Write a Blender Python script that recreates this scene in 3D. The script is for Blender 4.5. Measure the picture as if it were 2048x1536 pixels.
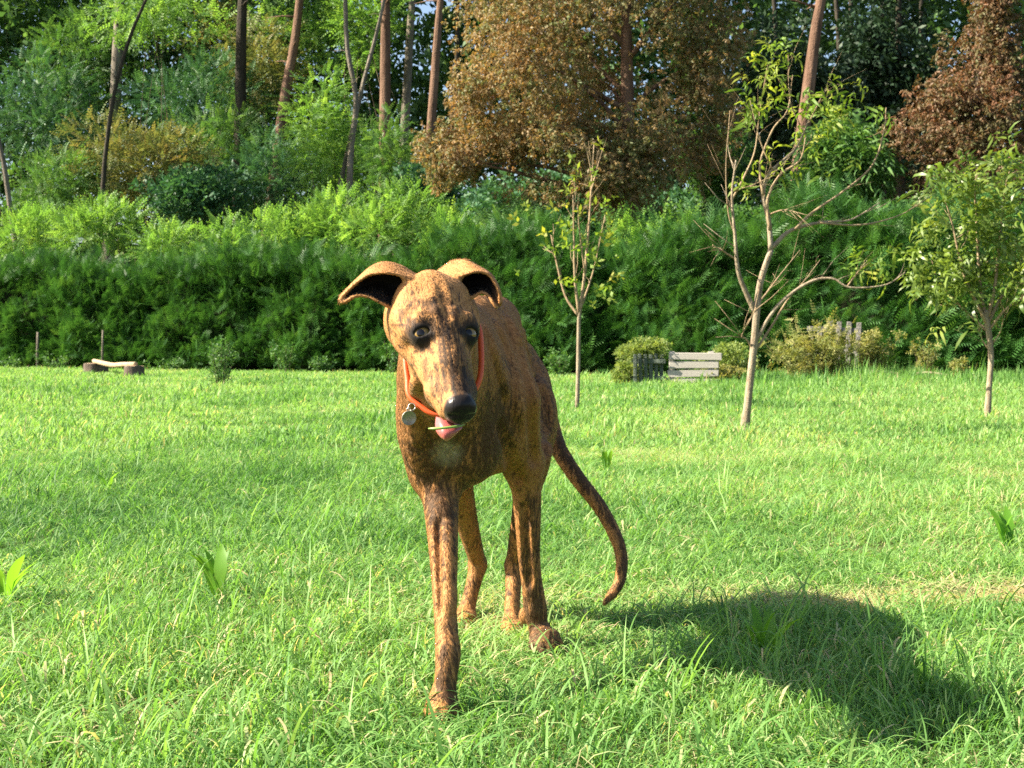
# A brindle sighthound walking over a lawn, saplings, a conifer hedge and a wood behind.
import bpy, bmesh, math, random, os
import numpy as np
from mathutils import Vector, Matrix, Euler

for _o in list(bpy.data.objects):
    bpy.data.objects.remove(_o)

SC = bpy.context.scene
COL = SC.collection
PI = math.pi

# ------------------------------------------------------------------ camera
FPX, CAMH, VH = 2600.0, 0.57, 695.0      # focal length in photo pixels, eye height, horizon row
cam_data = bpy.data.cameras.new('camera')
cam = bpy.data.objects.new('camera', cam_data)
COL.objects.link(cam)
cam.location = (0, 0, CAMH)
cam.rotation_euler = (PI / 2, 0, 0)
cam_data.sensor_width = 36.0
cam_data.lens = 36.0 * FPX / 2048.0
cam_data.shift_y = -(768.0 - VH) / 2048.0
cam_data.clip_start = 0.05
cam_data.clip_end = 2000
cam_data.dof.use_dof = True
cam_data.dof.focus_distance = 2.0
cam_data.dof.aperture_fstop = 22.0
SC.camera = cam

# ------------------------------------------------------------------ sky, sun, exposure
SUN_EL, SUN_AZ = math.radians(38), math.radians(-96)   # azimuth from +Y (the view direction), clockwise: low sun from one side
world = bpy.data.worlds.new('World')
SC.world = world
world.use_nodes = True
wn = world.node_tree
sky = wn.nodes.new('ShaderNodeTexSky')
sky.sky_type = 'NISHITA'
sky.sun_disc = False
sky.sun_elevation = SUN_EL
sky.sun_rotation = SUN_AZ
sky.air_density = 1.0
sky.dust_density = 2.0
sky.ozone_density = 1.0
bg = wn.nodes['Background']
bg.inputs['Strength'].default_value = 0.066
wn.links.new(sky.outputs[0], bg.inputs['Color'])
sun_d = bpy.data.lights.new('sun', 'SUN')
sun_d.energy = 5.0
sun_d.angle = math.radians(0.55)
sun_d.color = (1.0, 0.90, 0.72)
sun = bpy.data.objects.new('sun', sun_d)
COL.objects.link(sun)
to_sun = Vector((math.sin(SUN_AZ) * math.cos(SUN_EL), math.cos(SUN_AZ) * math.cos(SUN_EL), math.sin(SUN_EL)))
sun.rotation_euler = to_sun.to_track_quat('Z', 'Y').to_euler()
sun.location = (-20, 0, 20)
SC.view_settings.view_transform = 'Standard'
SC.view_settings.look = 'None'
SC.view_settings.exposure = 1.95
SC.view_settings.gamma = 1.0
SC.view_settings.use_curve_mapping = False
SC.render.engine = 'CYCLES'
SC.cycles.use_denoising = False
SC.cycles.max_bounces = 6
SC.cycles.diffuse_bounces = 3
SC.cycles.glossy_bounces = 2
SC.cycles.transmission_bounces = 4
SC.cycles.transparent_max_bounces = 4

# ------------------------------------------------------------------ helpers
def P(u, v, d):
    """The point that photo pixel (u, v) shows at depth d."""
    return np.array(((u - 1024.0) * d / FPX, d, CAMH + (VH - v) * d / FPX))

def ground_depth(v):
    return FPX * CAMH / (v - VH)

def tag(o, label=None, cat=None, group=None, kind=None):
    if label: o['label'] = label
    if cat: o['category'] = cat
    if group: o['group'] = group
    if kind: o['kind'] = kind
    return o

def empty(name, loc=(0, 0, 0)):
    o = bpy.data.objects.new(name, None)
    COL.objects.link(o)
    o.location = loc
    o.empty_display_size = 0.1
    return o

def mesh_np(name, verts, quads=None, tris=None, attrs=None, smooth=False):
    """verts (N,3); quads (M,4); tris (K,3); attrs {name: (N,) or (N,3)}."""
    me = bpy.data.meshes.new(name)
    verts = np.asarray(verts, np.float32)
    idx, tot = [], []
    if quads is not None and len(quads):
        q = np.asarray(quads, np.int32); idx.append(q.ravel()); tot.append(np.full(len(q), 4, np.int32))
    if tris is not None and len(tris):
        t = np.asarray(tris, np.int32); idx.append(t.ravel()); tot.append(np.full(len(t), 3, np.int32))
    idx = np.concatenate(idx); tot = np.concatenate(tot)
    me.vertices.add(len(verts)); me.vertices.foreach_set('co', verts.ravel())
    me.loops.add(len(idx)); me.loops.foreach_set('vertex_index', idx)
    me.polygons.add(len(tot))
    st = np.zeros(len(tot), np.int32); st[1:] = np.cumsum(tot)[:-1]
    me.polygons.foreach_set('loop_start', st)
    if smooth:
        me.polygons.foreach_set('use_smooth', np.ones(len(tot), bool))
    for k, a in (attrs or {}).items():
        a = np.asarray(a, np.float32)
        if a.ndim == 1:
            at = me.attributes.new(k, 'FLOAT', 'POINT'); at.data.foreach_set('value', a)
        else:
            at = me.attributes.new(k, 'FLOAT_VECTOR', 'POINT'); at.data.foreach_set('vector', a.ravel())
    me.update(calc_edges=True)
    return me

def obj(name, me, mat=None, parent=None, loc=None):
    o = bpy.data.objects.new(name, me)
    COL.objects.link(o)
    if mat is not None and len(me.materials) == 0:
        me.materials.append(mat)
    if parent is not None:
        o.parent = parent
    if loc is not None:
        o.location = loc
    return o

class NT:
    """Tiny node-tree builder."""
    def __init__(self, name):
        self.m = bpy.data.materials.new(name)
        self.m.use_nodes = True
        self.t = self.m.node_tree
        self.t.nodes.clear()
        self.out = self.t.nodes.new('ShaderNodeOutputMaterial')
    def n(self, typ, **kw):
        nd = self.t.nodes.new(typ)
        for k, v in kw.items():
            if k.startswith('i_'):
                key = k[2:]
                key = int(key) if key.isdigit() else key.replace('_', ' ')
                self.set(nd.inputs[key], v)
            else:
                setattr(nd, k, v)
        return nd
    def set(self, sock, v):
        if isinstance(v, bpy.types.NodeSocket): self.t.links.new(v, sock)
        elif isinstance(v, bpy.types.Node): self.t.links.new(v.outputs[0], sock)
        else: sock.default_value = v
    def ramp(self, fac, stops, interp='LINEAR'):
        r = self.n('ShaderNodeValToRGB'); self.set(r.inputs[0], fac)
        r.color_ramp.interpolation = interp
        el = r.color_ramp.elements
        while len(el) < len(stops): el.new(0.5)
        for e, (p, c) in zip(el, stops):
            e.position = p
            e.color = (c, c, c, 1) if isinstance(c, (int, float)) else (*c, 1)
        return r.outputs[0]
    def mix(self, fac, a, b, blend='MIX'):
        m = self.n('ShaderNodeMix', data_type='RGBA', blend_type=blend)
        self.set(m.inputs[0], fac)
        for s, v in ((m.inputs[6], a), (m.inputs[7], b)):
            self.set(s, (*v, 1) if isinstance(v, tuple) and len(v) == 3 else v)
        return m.outputs[2]
    def math(self, op, a, b=0.0, c=None, clamp=False):
        m = self.n('ShaderNodeMath', operation=op, use_clamp=clamp)
        self.set(m.inputs[0], a); self.set(m.inputs[1], b)
        if c is not None: self.set(m.inputs[2], c)
        return m.outputs[0]
    def attr(self, name, vec=False):
        a = self.n('ShaderNodeAttribute', attribute_name=name)
        return a.outputs['Vector'] if vec else a.outputs['Fac']
    def noise(self, vec, scale, detail=3, rough=0.55, **kw):
        nz = self.n('ShaderNodeTexNoise'); self.set(nz.inputs['Vector'], vec)
        nz.inputs['Scale'].default_value = scale; nz.inputs['Detail'].default_value = detail
        nz.inputs['Roughness'].default_value = rough
        for k, v in kw.items(): nz.inputs[k].default_value = v
        return nz.outputs[0]
    def mapping(self, vec, scale=(1, 1, 1), rot=(0, 0, 0)):
        mp = self.n('ShaderNodeMapping'); self.set(mp.inputs['Vector'], vec)
        mp.inputs['Scale'].default_value = scale; mp.inputs['Rotation'].default_value = rot
        return mp.outputs[0]
    def coord(self, which='Object'):
        return self.n('ShaderNodeTexCoord').outputs[which]
    def bump(self, h, strength, dist):
        b = self.n('ShaderNodeBump'); self.set(b.inputs['Height'], h)
        b.inputs['Strength'].default_value = strength; b.inputs['Distance'].default_value = dist
        return b.outputs[0]
    def surf(self, s):
        self.set(self.out.inputs['Surface'], s); return self.m

def vnorm(a):
    a = np.asarray(a, float)
    return a / np.maximum(np.linalg.norm(a, axis=-1, keepdims=True), 1e-9)

def catmull(pts, n):
    """Dense Catmull-Rom through pts (K, D) -> (n, D)."""
    p = np.asarray(pts, float)
    p = np.vstack([2 * p[0] - p[1], p, 2 * p[-1] - p[-2]])
    t = np.linspace(0, len(p) - 3 - 1e-6, n)
    i = t.astype(int); f = (t - i)[:, None]
    a, b, c, d = p[i], p[i + 1], p[i + 2], p[i + 3]
    return 0.5 * (2 * b + (c - a) * f + (2 * a - 5 * b + 4 * c - d) * f**2 + (3 * b - a - 3 * c + d) * f**3)

def tube_arrays(path, radii, sides=8, cap=True, squash=None):
    """Vertices and quads of a tube along path (n,3) with radii (n,)."""
    path = np.asarray(path, float); n = len(path)
    radii = np.broadcast_to(np.asarray(radii, float), (n,))
    tan = vnorm(np.gradient(path, axis=0))
    ref = np.array((0.0, 0.0, 1.0)) if abs(tan[0][2]) < 0.9 else np.array((1.0, 0.0, 0.0))
    nrm = np.zeros_like(path); cur = vnorm(np.cross(tan[0], ref))
    for i in range(n):
        cur = vnorm(cur - tan[i] * np.dot(cur, tan[i])); nrm[i] = cur
    bi = np.cross(tan, nrm)
    a = np.arange(sides) * 2 * PI / sides
    ca, sa = np.cos(a), np.sin(a)
    v = path[:, None] + radii[:, None, None] * (ca[None, :, None] * nrm[:, None] + sa[None, :, None] * bi[:, None])
    v = v.reshape(-1, 3)
    i = np.arange(n - 1)[:, None] * sides; j = np.arange(sides)[None]
    j2 = (j + 1) % sides
    q = np.stack([i + j, i + j2, i + sides + j2, i + sides + j], -1).reshape(-1, 4)
    t = []
    if cap:
        k0 = len(v); v = np.vstack([v, path[:1], path[-1:]])
        e = (n - 1) * sides
        for s in range(sides):
            t.append((k0, (s + 1) % sides, s)); t.append((k0 + 1, e + s, e + (s + 1) % sides))
    return v, q, np.array(t, int).reshape(-1, 3)

class MB:
    """Collects arrays into one mesh."""
    def __init__(self): self.v, self.q, self.t, self.n, self.a = [], [], [], 0, []
    def add(self, v, q=None, t=None, rnd=0.5):
        v = np.asarray(v, float)
        self.v.append(v)
        if q is not None and len(q): self.q.append(np.asarray(q) + self.n)
        if t is not None and len(t): self.t.append(np.asarray(t) + self.n)
        self.a.append(np.broadcast_to(np.asarray(rnd, float), (len(v),)))
        self.n += len(v); return self
    def tube(self, path, radii, sides=8, rnd=0.5, n=None):
        path = np.asarray(path, float)
        if n:
            r = np.interp(np.linspace(0, 1, n), np.linspace(0, 1, len(path)), np.broadcast_to(radii, (len(path),)))
            path = catmull(path, n); radii = r
        v, q, t = tube_arrays(path, radii, sides); return self.add(v, q, t, rnd)
    def mesh(self, name, smooth=True):
        return mesh_np(name, np.vstack(self.v), np.vstack(self.q) if self.q else None,
                       np.vstack(self.t) if self.t else None, {'rnd': np.concatenate(self.a)}, smooth)
    def build(self, name, mat, parent=None, smooth=True, loc=None):
        if loc is not None:
            l = np.asarray(loc, float)
            self.v = [v - l for v in self.v]
        return obj(name, self.mesh(name, smooth), mat, parent, loc)
# ================================================================== ground, lawn
RNG = np.random.default_rng(11)
HA, HB = np.array((-13.4, 34.0)), np.array((7.9, 20.2))          # the foot of the hedge runs from HA to HB
HD = (HB - HA) / np.linalg.norm(HB - HA)
HN = np.array((-HD[1], HD[0]));
if HN[1] > 0: HN = -HN                                            # towards the lawn
def hedge_depth(u):
    """Depth at which the hedge line crosses photo column u."""
    k = (u - 1024.0) / FPX
    t = (k * HA[1] - HA[0]) / (HD[0] - k * HD[1])
    return HA[1] + HD[1] * t

def sm(x, a, b):
    t = np.clip((x - a) / (b - a), 0, 1); return t * t * (3 - 2 * t)

def ground_z(x, y):
    x = np.asarray(x, float); y = np.asarray(y, float)
    s = -((x - HA[0]) * HN[0] + (y - HA[1]) * HN[1])              # distance beyond the hedge foot
    z = 0.012 * np.sin(x * 2.1 + y * 1.3) * np.sin(y * 1.7 - x * .6) * sm(y, 3.2, 6)
    z = z + .10 * np.exp(-((x - 6.0) / 3.2)**2 - ((y - 21.0) / 1.6)**2)
    z = z + 7.0 * sm(s, 3, 36)
    return z

def ground_material():
    m = NT('turf_soil'); co = m.coord('Object')
    n1 = m.noise(co, .7, 5); n2 = m.noise(co, 9, 4); n3 = m.noise(co, 70, 3)
    c = m.mix(n2, (.050, .075, .020), (.085, .105, .030))
    c = m.mix(m.ramp(n3, [(.35, 0.0), (.7, 1.0)]), c, (.075, .060, .030))
    c = m.mix(m.ramp(n1, [(.45, 0.0), (.7, 1.0)]), c, (.10, .125, .035))
    b = m.n('ShaderNodeBsdfPrincipled'); m.set(b.inputs['Base Color'], c)
    b.inputs['Roughness'].default_value = .95; b.inputs['Specular IOR Level'].default_value = .1
    m.set(b.inputs['Normal'], m.bump(n3, .8, .02))
    return m.surf(b.outputs[0])

def build_ground():
    xs = np.unique(np.concatenate([np.linspace(-400, -40, 19), np.linspace(-40, 40, 161), np.linspace(40, 400, 19)]))
    ys = np.unique(np.concatenate([np.linspace(-200, -6, 12), np.linspace(-6, 80, 173), np.linspace(80, 600, 20)]))
    X, Y = np.meshgrid(xs, ys, indexing='ij')
    Z = ground_z(X, Y)
    v = np.stack([X, Y, Z], -1).reshape(-1, 3); n = len(ys)
    i, j = np.meshgrid(np.arange(len(xs) - 1), np.arange(n - 1), indexing='ij')
    q = np.stack([i * n + j, (i + 1) * n + j, (i + 1) * n + j + 1, i * n + j + 1], -1).reshape(-1, 4)
    o = obj('ground', mesh_np('ground', v, q, None, None, True), ground_material())
    tag(o, 'earth under the lawn, rising to a wooded bank behind the hedge', 'ground', kind='structure')
build_ground()

def leaf_material(name, cols, trans=.35, tcol=1.25, rough=.55, spec=.3, nscale=.9, warm=(1.15, 1.12, .55)):
    """Leaves: colour picked from cols by each leaf's own random value and a slow patchy noise; some light passes through."""
    m = NT(name); co = m.coord('Object')
    r = m.attr('rnd')
    p = m.noise(co, nscale, 3, .6)
    f = m.math('ADD', m.math('MULTIPLY', r, .55), m.math('MULTIPLY', m.math('SUBTRACT', p, .28), 1.0), clamp=True)
    n = len(cols)
    c = m.ramp(f, [(i / (n - 1), cols[i]) for i in range(n)])
    b = m.n('ShaderNodeBsdfPrincipled'); m.set(b.inputs['Base Color'], c)
    b.inputs['Roughness'].default_value = rough; b.inputs['Specular IOR Level'].default_value = spec
    t = m.n('ShaderNodeBsdfTranslucent')
    m.set(t.inputs['Color'], m.mix(1.0, c, tuple(x * tcol for x in warm), 'MULTIPLY'))
    mx = m.n('ShaderNodeMixShader'); mx.inputs[0].default_value = trans
    m.set(mx.inputs[1], b.outputs[0]); m.set(mx.inputs[2], t.outputs[0])
    return m.surf(mx.outputs[0])

# ------------------------------------------------------------------ grass: clumps instanced over the lawn
def grass_material():
    m = NT('grass_blades')
    r = m.attr('rnd'); tip = m.attr('tip')
    oi = m.n('ShaderNodeObjectInfo')
    g = m.n('ShaderNodeAttribute', attribute_type='INSTANCER', attribute_name='tone')
    tone = g.outputs['Fac']
    f = m.math('ADD', m.math('MULTIPLY', r, .60), m.math('MULTIPLY', m.math('SUBTRACT', tone, .32), .75), clamp=True)
    c = m.ramp(f, [(0, (.042, .125, .032)), (.30, (.115, .255, .060)), (.58, (.205, .370, .105)), (.80, (.320, .450, .170)), (.93, (.45, .47, .25)), (1.0, (.50, .42, .25))])
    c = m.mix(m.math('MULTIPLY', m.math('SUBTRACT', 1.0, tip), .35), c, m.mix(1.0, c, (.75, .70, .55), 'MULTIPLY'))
    b = m.n('ShaderNodeBsdfPrincipled'); m.set(b.inputs['Base Color'], c)
    b.inputs['Roughness'].default_value = .55; b.inputs['Specular IOR Level'].default_value = .28
    t = m.n('ShaderNodeBsdfTranslucent'); m.set(t.inputs['Color'], m.mix(1.0, c, (1.55, 1.6, .75), 'MULTIPLY'))
    mx = m.n('ShaderNodeMixShader'); mx.inputs[0].default_value = .42
    m.set(mx.inputs[1], b.outputs[0]); m.set(mx.inputs[2], t.outputs[0])
    return m.surf(mx.outputs[0])
GRASS_MAT = grass_material()

def blades(n, spread, hmin, hmax, wmin, wmax, lean, rng, rows=4, dry=.06):
    """n bent grass blades rooted within a disc -> mesh arrays."""
    ang = rng.random(n) * 2 * PI; rad = np.sqrt(rng.random(n)) * spread
    base = np.stack([np.cos(ang) * rad, np.sin(ang) * rad, np.full(n, -.004)], 1)
    L = rng.uniform(hmin, hmax, n); W = rng.uniform(wmin, wmax, n)
    az = rng.random(n) * 2 * PI
    d = np.stack([np.cos(az), np.sin(az)], 1)
    l0 = rng.uniform(0, .35, n) * lean; bend = rng.uniform(.2, 1.7, n) * lean
    side = np.stack([-d[:, 1], d[:, 0], np.zeros(n)], 1)
    tw = rng.normal(0, .5, n)
    side = side * np.cos(tw)[:, None] + np.stack([d[:, 0] * np.sin(tw), d[:, 1] * np.sin(tw), 0 * tw], 1)
    pts = [base]; th = l0.copy(); p = base.copy()
    for k in range(1, rows):
        step = L / (rows - 1)
        p = p + np.stack([d[:, 0] * np.sin(th) * step, d[:, 1] * np.sin(th) * step, np.cos(th) * step], 1)
        pts.append(p); th = th + bend / (rows - 1) * (.6 + .5 * k)
    wprof = np.interp(np.linspace(0, 1, rows), [0, .35, .75, 1], [.75, 1.0, .7, .06])
    V = np.stack([np.stack([pts[k] - side * (W * wprof[k] * .5)[:, None], pts[k] + side * (W * wprof[k] * .5)[:, None]], 1) for k in range(rows)], 1)
    V = V.reshape(-1, 3)                                      # blade-major: rows*2
    b0 = (np.arange(n) * rows * 2)[:, None, None]
    k = np.arange(rows - 1)[None, :, None] * 2
    q = (b0 + k + np.array((0, 1, 3, 2))[None, None]).reshape(-1, 4)
    r = rng.random(n) * .8; r[rng.random(n) < dry] = 1.25
    R_ = np.repeat(r, rows * 2)
    T_ = np.tile(np.repeat(np.linspace(0, 1, rows), 2), n)
    return V, q, R_, T_

def source_collection(name, objs):
    c = bpy.data.collections.new(name)
    for o in objs: c.objects.link(o)
    return c

def scatter(name, pts, rot, scl, idx, tone, col, mat):
    """One object: a point mesh whose geometry-node modifier sets clumps on its points."""
    me = bpy.data.meshes.new(name)
    me.vertices.add(len(pts)); me.vertices.foreach_set('co', np.asarray(pts, np.float32).ravel())
    for k, a, ty in (('rot', rot, 'FLOAT_VECTOR'), ('scl', scl, 'FLOAT_VECTOR'), ('tone', tone, 'FLOAT'), ('idx', idx, 'INT')):
        at = me.attributes.new(k, ty, 'POINT')
        if ty == 'FLOAT_VECTOR': at.data.foreach_set('vector', np.asarray(a, np.float32).ravel())
        elif ty == 'INT': at.data.foreach_set('value', np.asarray(a, np.int32))
        else: at.data.foreach_set('value', np.asarray(a, np.float32))
    me.update()
    o = obj(name, me)
    t = bpy.data.node_groups.new(name, 'GeometryNodeTree')
    t.interface.new_socket('Geometry', in_out='INPUT', socket_type='NodeSocketGeometry')
    t.interface.new_socket('Geometry', in_out='OUTPUT', socket_type='NodeSocketGeometry')
    N = t.nodes
    gi, go = N.new('NodeGroupInput'), N.new('NodeGroupOutput')
    ci = N.new('GeometryNodeCollectionInfo'); ci.inputs['Collection'].default_value = col
    ci.inputs['Separate Children'].default_value = True; ci.inputs['Reset Children'].default_value = True
    ip = N.new('GeometryNodeInstanceOnPoints'); ip.inputs['Pick Instance'].default_value = True
    def na(nm, ty):
        x = N.new('GeometryNodeInputNamedAttribute'); x.data_type = ty; x.inputs['Name'].default_value = nm
        return x.outputs['Attribute']
    e2r = N.new('FunctionNodeEulerToRotation')
    L = t.links.new
    L(gi.outputs[0], ip.inputs['Points']); L(ci.outputs[0], ip.inputs['Instance'])
    L(na('idx', 'INT'), ip.inputs['Instance Index'])
    L(na('rot', 'FLOAT_VECTOR'), e2r.inputs[0]); L(e2r.outputs[0], ip.inputs['Rotation'])
    L(na('scl', 'FLOAT_VECTOR'), ip.inputs['Scale'])
    L(ip.outputs[0], go.inputs[0])
    md = o.modifiers.new('clumps', 'NODES'); md.node_group = t
    return o

def vnoise(x, y, seed=0):
    """Cheap smooth 2-D value noise, 0..1."""
    rs = np.random.default_rng(seed); G = rs.random((64, 64))
    xi, yi = np.floor(x).astype(int), np.floor(y).astype(int)
    fx, fy = x - xi, y - yi; fx = fx * fx * (3 - 2 * fx); fy = fy * fy * (3 - 2 * fy)
    g = lambda a, b: G[a % 64, b % 64]
    return (g(xi, yi) * (1 - fx) + g(xi + 1, yi) * fx) * (1 - fy) + (g(xi, yi + 1) * (1 - fx) + g(xi + 1, yi + 1) * fx) * fy

def build_grass():
    rng = np.random.default_rng(3)
    src = []
    def clump(n, *a, **k):
        V, q, R_, T_ = blades(n, *a, rng, **k)
        me = mesh_np('grass_clump', V, q, None, {'rnd': R_, 'tip': T_}, False); me.materials.append(GRASS_MAT)
        src.append(bpy.data.objects.new('grass_clump_%02d' % len(src), me))
    for i in range(6): clump(70, .078, .022, .070, .0014, .0030, 1.35, rows=5)        # 0-5 fine near turf
    for i in range(3): clump(16, .055, .060, .150, .0022, .0044, 1.45, rows=7, dry=.05)  # 6-8 taller arching tufts
    for i in range(2): clump(22, .090, .040, .095, .0012, .0020, 1.7, rows=5, dry=.7) # 9-10 straw stalks
    for i in range(4): clump(52, .165, .026, .074, .0034, .0066, 1.25, rows=3)         # 11-14 far turf
    for i in range(2): clump(14, .110, .060, .120, .0065, .0110, 1.0, rows=4)         # 15-16 far tufts
    col = source_collection('grass_sources', src)
    P_, R2, S_, I_, T_ = [], [], [], [], []
    def zone(y0, y1, dens, kinds, probs, s0, s1, margin):
        # uniform over the trapezoid that the view (and a step to either side) takes in
        area = 0.40 * (y1**2 - y0**2) + 2 * margin * (y1 - y0)
        n = int(area * dens * 1.35)
        y = np.sqrt(rng.random(n) * (y1**2 - y0**2) + y0**2); hw = .40 * y + margin
        y = rng.uniform(y0, y1, int(n * 2.2)); hw = .40 * y + margin
        keep = rng.random(len(y)) < hw / (.40 * y1 + margin); y, hw = y[keep], hw[keep]
        y, hw = y[:n], hw[:n]
        x = rng.uniform(-1, 1, len(y)) * hw
        s = -((x - HA[0]) * HN[0] + (y - HA[1]) * HN[1]); k = s < .3
        x, y = x[k], y[k]; n = len(x)
        big = vnoise(x * 1.3 + 50, y * 1.3 + 50, 1); mid = vnoise(x * 4.1 + 9, y * 4.1 + 20, 2); fine = vnoise(x * 11, y * 11, 5)
        hgt = .50 + .50 * big * mid * 2 + .22 * (fine - .5)
        bare = vnoise(x * .9 + 31, y * .9 + 7, 8) * .6 + vnoise(x * 3.3, y * 3.3, 9) * .4
        hgt = hgt * (1 - .45 * sm(bare, .66, .80))
        mound = np.exp(-((x - 5.6) / 3.0)**4 - ((y - 19.3) / 1.9)**2); hgt = hgt * (1 + 2.2 * mound)
        # the dry scuffed patch beside the dog
        scuff = np.exp(-((x - 1.0) / .60)**2 - ((y - 2.93 - .05 * np.sin(x * 7)) / .13)**2); hgt = hgt * (1 - .75 * scuff)
        paws = np.zeros(n)
        for px_, py_ in ((-.108, 1.99), (.062, 2.41), (.002, 2.60), (-.098, 2.67)):
            paws = np.maximum(paws, np.exp(-((x - px_) / .13)**2 - ((y - py_ + .08) / .15)**2))
        hgt = hgt * (1 - .50 * paws)
        dry = sm(vnoise(x * .45 + 3.3, y * .45 + 1.7, 21) * .65 + vnoise(x * 1.9, y * 1.9, 22) * .35, .60, .78)
        hgt = hgt * (1 - .25 * dry)
        tone = np.clip(.08 + .46 * dry * (1 - .65 * sm(y, 4, 10)) + .46 * vnoise(x * .8 + 13, y * .8 + 3, 6) + .30 * vnoise(x * 3 + 3, y * 3 + 7, 7) + rng.normal(0, .12, n) + 1.15 * scuff + .10 * sm(bare, .6, .8) - .22 * mound + .15 * sm(y, 3.5, 12), 0, 1.45)
        P_.append(np.stack([x, y, ground_z(x, y)], 1))
        R2.append(np.stack([rng.normal(0, .10, n), rng.normal(0, .10, n), rng.random(n) * 2 * PI], 1))
        sc = rng.uniform(s0, s1, n)
        S_.append(np.stack([sc, sc, sc * hgt], 1)); T_.append(tone)
        I_.append(rng.choice(kinds, n, p=probs))
    near = [0, 1, 2, 3, 4, 5, 6, 7, 8, 9, 10]
    zone(1.15, 3.6, 430, near, [.108] * 6 + [.098] * 3 + [.029] * 2, .85, 1.25, .55)
    zone(3.6, 7.0, 250, near, [.117] * 6 + [.081] * 3 + [.0275] * 2, 1.0, 1.4, .9)
    zone(7.0, 13.0, 120, [11, 12, 13, 14, 15, 16, 9], [.19] * 4 + [.09] * 2 + [.06], .85, 1.2, 1.6)
    zone(13.0, 37.0, 48, [11, 12, 13, 14, 15, 16], [.20] * 4 + [.10] * 2, 1.2, 1.7, 3.0)
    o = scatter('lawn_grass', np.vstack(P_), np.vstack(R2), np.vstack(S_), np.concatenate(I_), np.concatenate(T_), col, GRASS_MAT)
    tag(o, 'uneven green lawn grass with straw-coloured stalks', 'grass', kind='stuff')
build_grass()
# ================================================================== foliage tools
def quad_leaf(p, d, n, L, W):
    """One rhombic leaf: 4 points."""
    d = vnorm(d); s = vnorm(np.cross(n, d))
    return [p, p + d * L * .45 + s * W * .5, p + d * L, p + d * L * .45 - s * W * .5]

def tpl(leaves):
    v = np.array([q for l in leaves for q in l]); k = len(leaves)
    return v, np.arange(k * 4).reshape(k, 4)

def T_frond(pairs=6, droop=.35, lw=.10, ll=.22):
    """A pinnate leaf of unit length along +X."""
    out = []
    for i in range(pairs):
        t = (i + .8) / (pairs + .6); p = np.array((t, 0, -droop * t * t))
        for s in (-1, 1):
            out.append(quad_leaf(p, np.array((.55, s, -.25)), np.array((0, 0, 1.0)), ll * (1 - .25 * t), lw))
    out.append(quad_leaf(np.array((1.0, 0, -droop)), np.array((1, 0, -.5)), np.array((0, 0, 1.0)), ll, lw))
    out.append(quad_leaf(np.array((0, 0, 0)), np.array((1, 0, -droop)), np.array((0, .1, 1.0)), 1.0, .025))
    return tpl(out)

def T_spray(k=6):
    """A flat conifer spray of unit length along +X: narrow feathered branchlets."""
    out = [quad_leaf(np.array((0, 0, 0)), np.array((1, 0, -.10)), np.array((0, 0, 1.0)), 1.0, .045)]
    for i in range(k):
        t = (i + .6) / k * .86; p = np.array((t, 0, -.10 * t * t))
        for s in (-1, 1):
            out.append(quad_leaf(p, np.array((.80, s * .72, -.14 - .2 * t)), np.array((0, s * .2, 1.0)), .50 * (1 - .60 * t), .044))
    return tpl(out)

def T_cluster(n=6, ll=.55, lw=.24, seed=0, hang=0.0):
    rs = np.random.default_rng(seed); out = []
    for i in range(n):
        t = .15 + .75 * i / n; a = i * 2.4
        d = np.array((.55, math.cos(a), math.sin(a) * .8 - hang)); d = d + rs.normal(0, .15, 3)
        out.append(quad_leaf(np.array((t, 0, 0)), d, np.array((0, 0, 1.0)) + rs.normal(0, .4, 3), ll * rs.uniform(.7, 1.1), lw))
    return tpl(out)

def T_lance(n=6, seed=0):
    """Long narrow drooping leaves (peach, willow) in two folds."""
    rs = np.random.default_rng(seed); vv, qq = [], []
    for i in range(n):
        a = i * 2.4 + rs.random(); t = .1 + .8 * i / n
        d = vnorm(np.array((.45, math.cos(a), math.sin(a) * .5 + .25))); s = vnorm(np.cross(d, (0, 0, 1.0)))
        p0 = np.array((t, 0, 0)); L = rs.uniform(.75, 1.1); w = .085
        p1 = p0 + d * L * .45; p2 = p0 + d * L * .80 + np.array((0, 0, -.30 * L)); p3 = p0 + d * L * .92 + np.array((0, 0, -.62 * L))
        b = len(vv)
        vv += [p0, p1 - s * w, p1 + s * w, p2 - s * w * .8, p2 + s * w * .8, p3]
        qq += [(b, b + 1, b + 2, b), (b + 1, b + 3, b + 4, b + 2), (b + 3, b + 5, b + 4, b + 3)]
    v = np.array(vv); q = np.array(qq)
    tri = [tuple(dict.fromkeys(f)) for f in qq if len(set(f)) == 3]; quad = [f for f in qq if len(set(f)) == 4]
    return v, np.array(quad), np.array(tri)

def frames(d, rng, up=(0, 0, 1.0), roll=.5):
    """Rotation matrices (N,3,3) whose X runs along d."""
    d = vnorm(d); n = len(d)
    z = np.broadcast_to(np.asarray(up, float), d.shape) + rng.normal(0, roll, d.shape)
    y = vnorm(np.cross(z, d)); z = np.cross(d, y)
    return np.stack([d, y, z], -1)

def stamp(T, pos, R, scale, rnd):
    tv, tq = T[0], T[1]; tt = T[2] if len(T) > 2 else None
    N, K = len(pos), len(tv)
    v = np.einsum('nij,kj->nki', R, tv) * np.asarray(scale)[:, None, None] + pos[:, None]
    off = (np.arange(N) * K)[:, None, None]
    q = (off + tq[None]).reshape(-1, 4)
    t = (off + tt[None]).reshape(-1, 3) if tt is not None and len(tt) else None
    return v.reshape(-1, 3), q, t, np.repeat(rnd, K)

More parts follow.
